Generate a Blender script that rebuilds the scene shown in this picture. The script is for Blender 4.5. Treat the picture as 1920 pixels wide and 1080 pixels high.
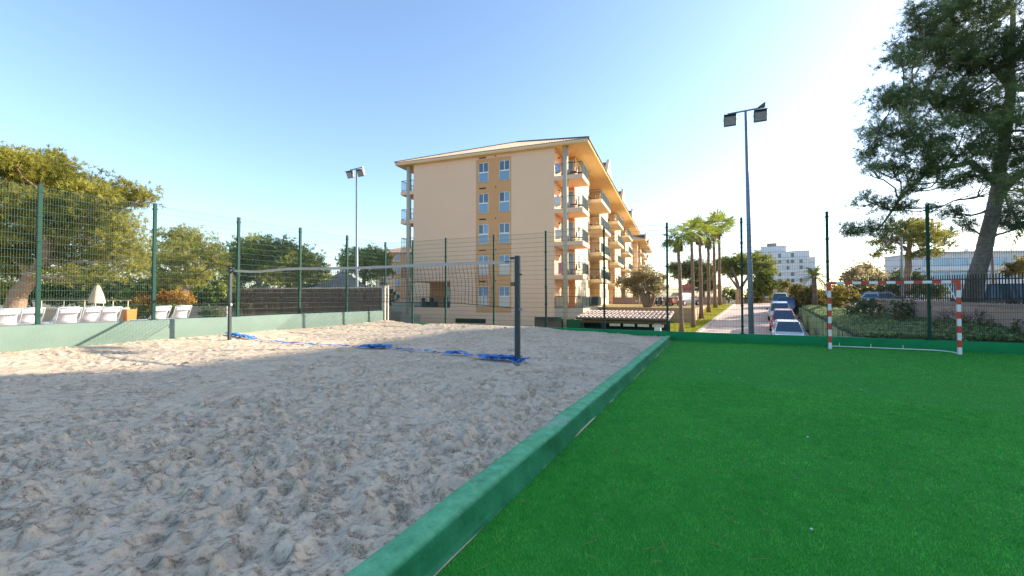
import bpy, math, random
import numpy as np
from mathutils import Vector, Matrix

for o in list(bpy.data.objects): bpy.data.objects.remove(o)
S = bpy.context.scene
COL = S.collection
R = math.radians
random.seed(7)
rng = np.random.default_rng(11)

# ------------------------------------------------------------------ camera
HC, YAW, PITCH, FPX = 1.62, 0.4423, 0.0201, 811.7
cam = bpy.data.cameras.new('camera')
cam.sensor_width = 36.0
cam.lens = 36.0 * FPX / 1920.0
cam.clip_start = 0.05
cam.clip_end = 4000
co = bpy.data.objects.new('camera', cam)
COL.objects.link(co)
co.location = (0, 0, HC)
co.rotation_euler = (math.pi / 2 + PITCH, 0, YAW)
S.camera = co

# ------------------------------------------------------------------ sky, sun, exposure
SUN_EL, SUN_AZ = R(22.2), R(51.2)          # azimuth clockwise from +Y
w = bpy.data.worlds.new('World')
S.world = w
w.use_nodes = True
nt = w.node_tree
bg = nt.nodes['Background']
sky = nt.nodes.new('ShaderNodeTexSky')
sky.sky_type = 'NISHITA'
sky.sun_disc = False
sky.sun_elevation = SUN_EL
sky.sun_rotation = SUN_AZ
sky.altitude = 0
sky.air_density = 1.0
sky.dust_density = 1.1
sky.ozone_density = 2.5
nt.links.new(sky.outputs[0], bg.inputs[0])
bg.inputs[1].default_value = 0.11
sl = bpy.data.lights.new('sun', 'SUN')
sl.energy = 3.35
sl.angle = R(0.6)
sl.color = (1.0, 0.90, 0.76)
so = bpy.data.objects.new('sun', sl)
COL.objects.link(so)
sd = Vector((math.sin(SUN_AZ) * math.cos(SUN_EL), math.cos(SUN_AZ) * math.cos(SUN_EL), math.sin(SUN_EL)))
so.rotation_euler = sd.to_track_quat('Z', 'Y').to_euler()
so.location = sd * 60
S.view_settings.view_transform = 'Standard'
S.view_settings.look = 'None'
S.view_settings.exposure = 1.75
S.view_settings.gamma = 1.0
S.view_settings.use_curve_mapping = False

# ------------------------------------------------------------------ helpers
CY, SY_ = math.cos(YAW), math.sin(YAW)
CP, SP = math.cos(PITCH), math.sin(PITCH)
def at(x, y, d):
    """world point on the photograph's sight line x, y (1920 wide) at distance d along it"""
    r, f, u = (x - 960) / FPX, 1.0, (540 - y) / FPX
    f2, u2 = f * CP - u * SP, f * SP + u * CP
    return np.array([(r * CY - f2 * SY_) * d, (r * SY_ + f2 * CY) * d, u2 * d + HC])
def atz(x, y, z):
    v = at(x, y, 1.0) - np.array([0, 0, HC]); t = (z - HC) / v[2]
    return v * t + np.array([0, 0, HC])

GY = [-400, 33, 35.4, 42.4, 46.5, 51.3, 61.8, 80, 200, 1500]
GZ = [-1.5, -1.4, -1.1, -0.7, -0.35, 0.0, 0.6, 0.72, 0.9, 1.0]
def gz(y): return float(np.interp(y, GY, GZ))

class MB:
    def __init__(s): s.v, s.f, s.t = [], [], []
    def add(s, vs, fs):
        b = len(s.v)
        s.v += [tuple(map(float, p)) for p in vs]
        s.f += [tuple(i + b for i in f) for f in fs]
        return s
    def box(s, c, d, rz=0.0, M=None):
        hx, hy, hz = d[0] / 2, d[1] / 2, d[2] / 2
        vs = [(x, y, z) for z in (-hz, hz) for x, y in ((-hx, -hy), (hx, -hy), (hx, hy), (-hx, hy))]
        if M is not None: vs = [M @ Vector(p) for p in vs]
        elif rz:
            a, b = math.cos(rz), math.sin(rz)
            vs = [(x * a - y * b, x * b + y * a, z) for x, y, z in vs]
        vs = [(p[0] + c[0], p[1] + c[1], p[2] + c[2]) for p in vs]
        return s.add(vs, [(3, 2, 1, 0), (4, 5, 6, 7), (0, 1, 5, 4), (1, 2, 6, 5), (2, 3, 7, 6), (3, 0, 4, 7)])
    def hexa(s, b, t):   # four bottom corners, four top corners (ccw from above)
        return s.add(list(b) + list(t), [(3, 2, 1, 0), (4, 5, 6, 7), (0, 1, 5, 4), (1, 2, 6, 5), (2, 3, 7, 6), (3, 0, 4, 7)])
    def bar(s, p, q, wd, hd=None):
        p, q = Vector(p), Vector(q); d = q - p
        if d.length < 1e-6: return s
        M = d.to_track_quat('Z', 'Y').to_matrix()
        return s.box((p + q) / 2, (wd, hd or wd, d.length), M=M)
    def tube(s, pts, rad, n=8, cap=True):
        pts = [Vector(p) for p in pts]
        if not hasattr(rad, '__len__'): rad = [rad] * len(pts)
        vs, fs, ref = [], [], None
        for i, p in enumerate(pts):
            d = (pts[min(i + 1, len(pts) - 1)] - pts[max(i - 1, 0)])
            d = d.normalized() if d.length > 1e-9 else Vector((0, 0, 1))
            if ref is None:
                ref = d.orthogonal().normalized()
            ref = (ref - d * ref.dot(d))
            ref = ref.normalized() if ref.length > 1e-6 else d.orthogonal().normalized()
            b = d.cross(ref)
            for k in range(n):
                a = 2 * math.pi * k / n
                vs.append(p + (ref * math.cos(a) + b * math.sin(a)) * rad[i])
        for i in range(len(pts) - 1):
            for k in range(n):
                fs.append((i * n + k, i * n + (k + 1) % n, (i + 1) * n + (k + 1) % n, (i + 1) * n + k))
        if cap:
            fs.append(tuple(range(n - 1, -1, -1))); fs.append(tuple((len(pts) - 1) * n + k for k in range(n)))
        return s.add(vs, fs)
    def poly(s, pts): return s.add(pts, [tuple(range(len(pts)))])
    def slab(s, ring, z0, z1):
        n = len(ring)
        vs = [(p[0], p[1], z0) for p in ring] + [(p[0], p[1], z1) for p in ring]
        fs = [tuple(range(n - 1, -1, -1)), tuple(range(n, 2 * n))] + [(i, (i + 1) % n, n + (i + 1) % n, n + i) for i in range(n)]
        return s.add(vs, fs)
    def build(s, name, mat, parent=None, smooth=False, bevel=0, kind=None, label=None):
        me = bpy.data.meshes.new(name)
        me.from_pydata(s.v, [], s.f)
        me.update()
        return finish(me, name, mat, parent, smooth, bevel, kind, label)

def finish(me, name, mat, parent=None, smooth=False, bevel=0, kind=None, label=None):
    if mat: me.materials.append(mat)
    if smooth: me.shade_smooth()
    o = bpy.data.objects.new(name, me)
    COL.objects.link(o)
    if parent: o.parent = parent
    if bevel:
        m = o.modifiers.new('bevel', 'BEVEL'); m.width = bevel; m.segments = 2; m.limit_method = 'ANGLE'; m.angle_limit = R(40)
    if kind: o['kind'] = kind
    if label: o['label'] = label
    return o

def npmesh(name, V, F, mat, parent=None, tint=None, kind=None, smooth=False):
    """fast mesh from numpy: V (n,3), F (m,k)"""
    V = np.asarray(V, np.float32); F = np.asarray(F, np.int32)
    me = bpy.data.meshes.new(name)
    m, k = F.shape
    me.vertices.add(len(V)); me.vertices.foreach_set('co', V.ravel())
    me.loops.add(m * k); me.loops.foreach_set('vertex_index', F.ravel())
    me.polygons.add(m); me.polygons.foreach_set('loop_start', np.arange(0, m * k, k, dtype=np.int32))
    me.update(calc_edges=True)
    if tint is not None:
        a = me.attributes.new('tint', 'FLOAT', 'POINT'); a.data.foreach_set('value', np.asarray(tint, np.float32))
    return finish(me, name, mat, parent, smooth, kind=kind)

def tag(o, label, cat, group=None):
    o['label'] = label; o['category'] = cat
    if group: o['group'] = group
    return o
def thing(name, label, cat, loc=(0, 0, 0), rz=0.0, group=None):
    o = bpy.data.objects.new(name, None); COL.objects.link(o)
    o.empty_display_size = 0.2
    o.location = tuple(map(float, loc)); o.rotation_euler = (0, 0, rz)
    return tag(o, label, cat, group)
def structure(o): o['kind'] = 'structure'; return o
KIDS = {}
def dup(root, loc, rz=0.0, label=None, scale=1.0):
    r = root.copy(); COL.objects.link(r); r.location = tuple(map(float, loc)); r.rotation_euler = (0, 0, rz); r.scale = (scale,) * 3
    if label: r['label'] = label
    kids = KIDS.get(root.name)
    if kids is None:
        kids = KIDS[root.name] = [(c, list(c.children)) for c in root.children]
    for c, gs in kids:
        d = c.copy(); COL.objects.link(d); d.parent = r
        for g in gs:
            e = g.copy(); COL.objects.link(e); e.parent = d
    return r

# ------------------------------------------------------------------ materials
def mat(name, col, rough=0.7, metal=0.0, noise=None, bump=None, spec=0.4, coord='Object'):
    """noise=(scale, amount, second colour or None, detail); bump=(scale, strength, distance)"""
    m = bpy.data.materials.new(name); m.use_nodes = True
    t = m.node_tree; b = t.nodes['Principled BSDF']
    b.inputs['Base Color'].default_value = (*col, 1); b.inputs['Roughness'].default_value = rough
    b.inputs['Metallic'].default_value = metal; b.inputs['Specular IOR Level'].default_value = spec
    tc = t.nodes.new('ShaderNodeTexCoord')
    if noise:
        n = t.nodes.new('ShaderNodeTexNoise'); n.inputs['Scale'].default_value = noise[0]; n.inputs['Detail'].default_value = noise[3] if len(noise) > 3 else 5
        t.links.new(tc.outputs[coord], n.inputs['Vector'])
        r = t.nodes.new('ShaderNodeValToRGB'); r.color_ramp.elements[0].position = 0.5 - noise[1] / 2; r.color_ramp.elements[1].position = 0.5 + noise[1] / 2
        c2 = noise[2]
        r.color_ramp.elements[0].color = (*col, 1); r.color_ramp.elements[1].color = (*c2, 1)
        t.links.new(n.outputs['Fac'], r.inputs['Fac']); t.links.new(r.outputs['Color'], b.inputs['Base Color'])
    if bump:
        n2 = t.nodes.new('ShaderNodeTexNoise'); n2.inputs['Scale'].default_value = bump[0]; n2.inputs['Detail'].default_value = 6
        t.links.new(tc.outputs[coord], n2.inputs['Vector'])
        bp = t.nodes.new('ShaderNodeBump'); bp.inputs['Strength'].default_value = bump[1]; bp.inputs['Distance'].default_value = bump[2]
        t.links.new(n2.outputs['Fac'], bp.inputs['Height']); t.links.new(bp.outputs['Normal'], b.inputs['Normal'])
    return m

def leafmat(name, dark, light, trans=0.35, rough=0.6, sheen=0.0):
    m = bpy.data.materials.new(name); m.use_nodes = True
    t = m.node_tree; t.nodes.clear()
    out = t.nodes.new('ShaderNodeOutputMaterial')
    a = t.nodes.new('ShaderNodeAttribute'); a.attribute_name = 'tint'
    r = t.nodes.new('ShaderNodeValToRGB'); r.color_ramp.elements[0].color = (*dark, 1); r.color_ramp.elements[1].color = (*light, 1)
    t.links.new(a.outputs['Fac'], r.inputs['Fac'])
    d = t.nodes.new('ShaderNodeBsdfPrincipled'); d.inputs['Roughness'].default_value = rough; d.inputs['Specular IOR Level'].default_value = 0.25
    d.inputs['Sheen Weight'].default_value = sheen; d.inputs['Sheen Roughness'].default_value = .45; d.inputs['Sheen Tint'].default_value = (.6, 1, .65, 1)
    tr = t.nodes.new('ShaderNodeBsdfTranslucent')
    mx = t.nodes.new('ShaderNodeMixShader'); mx.inputs[0].default_value = trans
    t.links.new(r.outputs['Color'], d.inputs['Base Color']); t.links.new(r.outputs['Color'], tr.inputs['Color'])
    t.links.new(d.outputs[0], mx.inputs[1]); t.links.new(tr.outputs[0], mx.inputs[2]); t.links.new(mx.outputs[0], out.inputs['Surface'])
    return m

def glassmat(name, col, rough=0.08, spec=0.9):
    return mat(name, col, rough, 0.0, spec=spec)

M = {}
M['post_green'] = mat('post_green', (0.006, 0.042, 0.028), 0.6, 0, (14, .5, (0.010, 0.058, 0.038)), spec=.2)
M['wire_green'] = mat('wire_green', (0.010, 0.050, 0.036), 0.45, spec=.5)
M['wire_lit'] = mat('wire_lit', (0.07, 0.17, 0.13), 0.4, spec=.6)  # lighter copy of the green wire, sunlight painted into its colour
M['wall_teal'] = mat('wall_teal', (0.12, 0.18, 0.14), 0.8, 0, (1.6, .7, (0.165, 0.225, 0.18), 8), (22, .25, .02))
M['wall_green'] = mat('wall_green', (0.007, 0.175, 0.055), 0.8, 0, (2.2, .6, (0.016, 0.235, 0.080), 8), (30, .25, .012), spec=.15)
M['stucco'] = mat('stucco', (0.80, 0.525, 0.335), 0.9, 0, (0.45, .8, (0.84, 0.565, 0.37), 9), (40, .15, .01))
M['stucco_light'] = mat('stucco_light', (0.76, 0.60, 0.37), 0.9, 0, (0.8, .8, (0.80, 0.645, 0.42), 6))
M['stucco_orange'] = mat('stucco_orange', (0.62, 0.315, 0.135), 0.9, 0, (0.9, .8, (0.67, 0.36, 0.165), 6))
M['column'] = mat('column', (0.42, 0.39, 0.29), 0.85, 0, (1.2, .8, (0.49, 0.44, 0.33), 5))
M['soffit'] = mat('soffit', (0.73, 0.49, 0.215), 0.9, 0, (0.7, .8, (0.77, 0.54, 0.26), 5))
M['tile'] = mat('tile', (0.42, 0.27, 0.175), 0.85, 0, (3.0, .6, (0.54, 0.38, 0.27), 6))
M['tile_pale'] = mat('tile_pale', (0.42, 0.29, 0.225), 0.85, 0, (2.4, .7, (0.56, 0.45, 0.38), 6))
M['tile_dark'] = mat('tile_dark', (0.10, 0.075, 0.06), 0.85, 0, (4.0, .6, (0.17, 0.12, 0.09), 6))
M['white'] = mat('white', (0.78, 0.78, 0.76), 0.5, 0, (6, .7, (0.70, 0.70, 0.67), 5))
M['white_metal'] = mat('white_metal', (0.78, 0.78, 0.78), 0.35, 0, (9, .8, (0.66, 0.66, 0.64), 6))
M['goal_red'] = mat('goal_red', (0.50, 0.035, 0.02), 0.4, 0, (9, .8, (0.58, 0.07, 0.035), 6))
M['glass'] = glassmat('glass', (0.035, 0.075, 0.12))  # blue put into the base colour for the sky mirrored in windscreens
M['glass_light'] = mat('glass_light', (0.16, 0.30, 0.42), 0.18, spec=.7)
M['glass_dark'] = glassmat('glass_dark', (0.02, 0.025, 0.028), 0.12)
M['dark'] = mat('dark', (0.018, 0.018, 0.02), 0.6)
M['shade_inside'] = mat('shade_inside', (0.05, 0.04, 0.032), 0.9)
M['rail_dark'] = mat('rail_dark', (0.025, 0.03, 0.035), 0.5)
M['rail_teal'] = mat('rail_teal', (0.009, 0.021, 0.019), 0.8, 0, (3, .6, (0.014, 0.03, 0.027)), spec=.15)
M['steel'] = mat('steel', (0.20, 0.235, 0.27), 0.42, 0.35, (5, .8, (0.26, 0.29, 0.32), 6))
M['galv'] = mat('galv', (0.42, 0.42, 0.41), 0.45, 0.4, (6, .8, (0.52, 0.51, 0.49), 6))
M['lamp_dark'] = mat('lamp_dark', (0.075, 0.085, 0.09), 0.5, 0.2)
M['lamp_glass'] = mat('lamp_glass', (0.34, 0.36, 0.36), 0.12, 0.3, (16, .5, (0.20, 0.22, 0.23)))
M['net_post'] = mat('net_post', (0.018, 0.03, 0.033), 0.5, 0, (10, .7, (0.032, 0.05, 0.052), 6))
M['tape_cream'] = mat('tape_cream', (0.40, 0.35, 0.31), 0.8, 0, (5, .8, (0.50, 0.44, 0.39), 6))
M['net_cord'] = mat('net_cord', (0.03, 0.03, 0.032), 0.8)
M['blue_tape'] = mat('blue_tape', (0.015, 0.16, 0.52), 0.5, 0, (7, .8, (0.035, 0.24, 0.62), 6))
M['bark'] = mat('bark', (0.17, 0.12, 0.085), 0.95, 0, (7, .5, (0.30, 0.22, 0.165), 9), (9, .9, .06))
M['bark_red'] = mat('bark_red', (0.24, 0.15, 0.095), 0.95, 0, (6, .5, (0.38, 0.26, 0.17), 9), (9, .9, .06))
M['bark_grey'] = mat('bark_grey', (0.15, 0.12, 0.10), 0.95, 0, (9, .5, (0.30, 0.245, 0.205), 9), (12, 1.0, .07))
M['palm_bark'] = mat('palm_bark', (0.20, 0.125, 0.085), 0.95, 0, (8, .6, (0.31, 0.21, 0.15), 8), (14, .8, .04))
M['needle_olive'] = leafmat('needle_olive', (0.13, 0.135, 0.022), (0.47, 0.43, 0.075), .5)
M['needle_mid'] = leafmat('needle_mid', (0.105, 0.130, 0.030), (0.42, 0.43, 0.085), .45)
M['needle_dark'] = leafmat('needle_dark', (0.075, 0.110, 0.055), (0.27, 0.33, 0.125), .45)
M['leaf_hedge'] = leafmat('leaf_hedge', (0.050, 0.080, 0.012), (0.24, 0.26, 0.030), .4)
M['leaf_dark'] = leafmat('leaf_dark', (0.042, 0.064, 0.022), (0.18, 0.20, 0.065), .25)
M['leaf_gold'] = leafmat('leaf_gold', (0.085, 0.075, 0.018), (0.36, 0.28, 0.050), .4)
M['leaf_yellow'] = leafmat('leaf_yellow', (0.085, 0.070, 0.014), (0.33, 0.25, 0.035), .45)
M['leaf_orange'] = leafmat('leaf_orange', (0.33, 0.085, 0.012), (0.52, 0.30, 0.035), .4)
M['leaf_olive'] = leafmat('leaf_olive', (0.18, 0.15, 0.068), (0.50, 0.42, 0.22), .5)
M['leaf_palm'] = leafmat('leaf_palm', (0.085, 0.125, 0.018), (0.38, 0.42, 0.060), .45)
M['leaf_agave'] = leafmat('leaf_agave', (0.11, 0.18, 0.15), (0.25, 0.35, 0.28), .15)
M['leaf_ivy'] = leafmat('leaf_ivy', (0.10, 0.17, 0.070), (0.46, 0.52, 0.22), .3)
M['twig'] = mat('twig', (0.085, 0.06, 0.045), 0.95, 0, (12, .7, (0.15, 0.11, 0.085)))
M['brush'] = leafmat('brush', (0.36, 0.24, 0.19), (0.68, 0.48, 0.40), .42, .9)
M['cream'] = mat('cream', (0.62, 0.56, 0.43), 0.7, 0, (5, .8, (0.70, 0.63, 0.50), 5))
M['pink_wall'] = mat('pink_wall', (0.42, 0.28, 0.215), 0.9, 0, (1.5, .7, (0.58, 0.43, 0.36), 8), (25, .3, .02))
M['pink_cap'] = mat('pink_cap', (0.36, 0.27, 0.23), 0.9, 0, (4, .7, (0.44, 0.34, 0.29), 6))
M['tan_wall'] = mat('tan_wall', (0.44, 0.275, 0.15), 0.9, 0, (1.2, .7, (0.52, 0.35, 0.21), 7), (20, .3, .02))
M['beige_wall'] = mat('beige_wall', (0.45, 0.36, 0.26), 0.9, 0, (1.2, .7, (0.52, 0.43, 0.32), 7))
M['grey_wall'] = mat('grey_wall', (0.27, 0.225, 0.19), 0.9, 0, (1.2, .7, (0.33, 0.28, 0.24), 7))
M['white_wall'] = mat('white_wall', (0.66, 0.68, 0.70), 0.85, 0, (0.2, .8, (0.72, 0.73, 0.74), 5))
M['pale_blue'] = mat('pale_blue', (0.44, 0.60, 0.68), 0.5)
M['orange_pot'] = mat('orange_pot', (0.55, 0.17, 0.03), 0.7, 0, (4, .7, (0.62, 0.23, 0.05)))
M['canvas'] = mat('canvas', (0.60, 0.47, 0.32), 0.9, 0, (3, .7, (0.70, 0.58, 0.42), 5))
M['sling'] = mat('sling', (0.66, 0.62, 0.62), 0.8, 0, (30, .8, (0.72, 0.68, 0.67)))
M['slat_green'] = mat('slat_green', (0.20, 0.29, 0.14), 0.85, 0, (3.5, .7, (0.33, 0.40, 0.21), 7))
M['iron'] = mat('iron', (0.014, 0.017, 0.018), 0.55)
M['thatch'] = mat('thatch', (0.22, 0.19, 0.165), 0.95, 0, (5, .7, (0.31, 0.27, 0.23), 7), (16, .8, .05))
M['tyre'] = mat('tyre', (0.018, 0.018, 0.018), 0.85)
M['rim'] = mat('rim', (0.45, 0.45, 0.46), 0.35, 0.7)
M['tail_red'] = mat('tail_red', (0.40, 0.015, 0.012), 0.25)
M['headlamp'] = mat('headlamp', (0.62, 0.64, 0.66), 0.12, spec=.8)
M['plate'] = mat('plate', (0.72, 0.72, 0.68), 0.5)
M['yellow'] = mat('yellow', (0.72, 0.48, 0.02), 0.6)
M['cloth_blue'] = mat('cloth_blue', (0.06, 0.14, 0.34), 0.9, 0, (9, .3, (0.60, 0.64, 0.68), 2))
M['cloth_white'] = mat('cloth_white', (0.72, 0.66, 0.58), 0.9)
M['cloth_pink'] = mat('cloth_pink', (0.58, 0.13, 0.20), 0.9, 0, (5, .4, (0.70, 0.34, 0.38), 2))
M['wood'] = mat('wood', (0.16, 0.085, 0.04), 0.8, 0, (6, .7, (0.24, 0.135, 0.07)))
M['curtain'] = mat('curtain', (0.62, 0.58, 0.50), 0.9)
M['red_awning'] = mat('red_awning', (0.42, 0.12, 0.09), 0.8)
M['blue_canvas'] = mat('blue_canvas', (0.07, 0.26, 0.46), 0.8)
def paint(n, c, m=0.2): return mat(n, c, 0.18, m, spec=.8)
M['paint_white'] = paint('paint_white', (0.72, 0.73, 0.74), 0)
M['paint_red'] = paint('paint_red', (0.50, 0.085, 0.07), 0)
M['paint_silver'] = paint('paint_silver', (0.42, 0.44, 0.46), .5)
M['paint_blue'] = paint('paint_blue', (0.05, 0.13, 0.30), .2)
M['paint_grey'] = paint('paint_grey', (0.32, 0.36, 0.40), .4)
M['paint_dark'] = paint('paint_dark', (0.025, 0.028, 0.035), .2)

# sand
def sandmat():
    m = mat('sand', (0.47, 0.40, 0.335), 0.95, 0, None, None, spec=.15)
    t = m.node_tree; b = t.nodes['Principled BSDF']; tc = t.nodes.new('ShaderNodeTexCoord')
    n1 = t.nodes.new('ShaderNodeTexNoise'); n1.inputs['Scale'].default_value = 2.3; n1.inputs['Detail'].default_value = 9; n1.inputs['Roughness'].default_value = .65
    n2 = t.nodes.new('ShaderNodeTexNoise'); n2.inputs['Scale'].default_value = 38; n2.inputs['Detail'].default_value = 9; n2.inputs['Roughness'].default_value = .78
    for n in (n1, n2): t.links.new(tc.outputs['Object'], n.inputs['Vector'])
    r = t.nodes.new('ShaderNodeValToRGB')
    r.color_ramp.elements[0].position = .34; r.color_ramp.elements[0].color = (0.61, 0.47, 0.33, 1)
    r.color_ramp.elements[1].position = .62; r.color_ramp.elements[1].color = (0.69, 0.555, 0.40, 1)
    t.links.new(n1.outputs['Fac'], r.inputs['Fac'])
    r2 = t.nodes.new('ShaderNodeValToRGB')
    r2.color_ramp.elements[0].position = .33; r2.color_ramp.elements[0].color = (0.45, 0.42, 0.38, 1)
    r2.color_ramp.elements[1].position = .5; r2.color_ramp.elements[1].color = (1, 1, 1, 1)
    t.links.new(n2.outputs['Fac'], r2.inputs['Fac'])
    mx = t.nodes.new('ShaderNodeMix'); mx.data_type = 'RGBA'; mx.blend_type = 'MULTIPLY'; mx.inputs['Factor'].default_value = .75
    t.links.new(r.outputs['Color'], mx.inputs['A']); t.links.new(r2.outputs['Color'], mx.inputs['B'])
    # churned sand (vertex value tint) is darker and rougher than the smooth drifted patches
    at_ = t.nodes.new('ShaderNodeAttribute'); at_.attribute_name = 'tint'
    dm = t.nodes.new('ShaderNodeMix'); dm.data_type = 'RGBA'; dm.blend_type = 'MULTIPLY'
    dmf = t.nodes.new('ShaderNodeMath'); dmf.operation = 'MULTIPLY'; dmf.inputs[1].default_value = .34
    t.links.new(at_.outputs['Fac'], dmf.inputs[0]); t.links.new(dmf.outputs[0], dm.inputs['Factor'])
    t.links.new(mx.outputs['Result'], dm.inputs['A']); dm.inputs['B'].default_value = (0.70, 0.68, 0.65, 1)
    t.links.new(dm.outputs['Result'], b.inputs['Base Color'])
    vo = t.nodes.new('ShaderNodeTexVoronoi'); vo.inputs['Scale'].default_value = 55; t.links.new(tc.outputs['Object'], vo.inputs['Vector'])
    vr = t.nodes.new('ShaderNodeMapRange'); vr.inputs[1].default_value = .0; vr.inputs[2].default_value = .45; vr.inputs[3].default_value = 1.0; vr.inputs[4].default_value = 0.0
    t.links.new(vo.outputs['Distance'], vr.inputs[0])
    hm = t.nodes.new('ShaderNodeMath'); hm.operation = 'MULTIPLY'; t.links.new(vr.outputs[0], hm.inputs[0]); t.links.new(at_.outputs['Fac'], hm.inputs[1])
    ha = t.nodes.new('ShaderNodeMath'); ha.operation = 'ADD'; t.links.new(hm.outputs[0], ha.inputs[0]); t.links.new(n2.outputs['Fac'], ha.inputs[1])
    bs = t.nodes.new('ShaderNodeMath'); bs.operation = 'MULTIPLY_ADD'; bs.inputs[1].default_value = .8; bs.inputs[2].default_value = .35; t.links.new(at_.outputs['Fac'], bs.inputs[0])
    bp = t.nodes.new('ShaderNodeBump'); bp.inputs['Distance'].default_value = .022; t.links.new(bs.outputs[0], bp.inputs['Strength'])
    t.links.new(ha.outputs[0], bp.inputs['Height']); t.links.new(bp.outputs['Normal'], b.inputs['Normal'])
    return m
M['sand'] = sandmat()
M['turf_base'] = mat('turf_base', (0.022, 0.23, 0.022), 0.9, 0, (1.1, .8, (0.034, 0.30, 0.032), 8), (90, .8, .02), spec=.2)
M['turf_blade'] = leafmat('turf_blade', (0.022, 0.27, 0.020), (0.150, 0.66, 0.095), .3, .45, .3)
M['straw'] = mat('straw', (0.24, 0.22, 0.085), 0.9)
M['ground'] = mat('ground', (0.16, 0.135, 0.095), 0.95, 0, (0.25, .7, (0.22, 0.19, 0.13), 8))
M['lawn'] = mat('lawn', (0.26, 0.26, 0.025), 0.95, 0, (1.2, .7, (0.40, 0.37, 0.045), 8), (60, .6, .03))
M['dry_lawn'] = mat('dry_lawn', (0.26, 0.19, 0.05), 0.95, 0, (1.0, .7, (0.34, 0.26, 0.085), 8))
M['grass_blade'] = leafmat('grass_blade', (0.24, 0.26, 0.020), (0.56, 0.52, 0.055), .35)
M['drive'] = mat('drive', (0.54, 0.42, 0.34), 0.9, 0, (0.6, .8, (0.62, 0.49, 0.41), 9), (40, .2, .01))
M['kerbstone'] = mat('kerbstone', (0.50, 0.42, 0.33), 0.9, 0, (3, .7, (0.58, 0.50, 0.41), 6))
M['terrace'] = mat('terrace', (0.47, 0.37, 0.32), 0.85, 0, (1.0, .8, (0.55, 0.45, 0.40), 7))
M['bounce_paving'] = mat('bounce_paving', (0.50, 0.41, 0.31), 0.9, 0, (0.7, .8, (0.57, 0.48, 0.37), 8))
M['asphalt'] = mat('asphalt', (0.06, 0.058, 0.056), 0.9, 0, (0.8, .8, (0.085, 0.08, 0.076), 8))
M['soil'] = mat('soil', (0.055, 0.06, 0.03), 0.95, 0, (1.5, .7, (0.09, 0.085, 0.045), 8))
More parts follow.
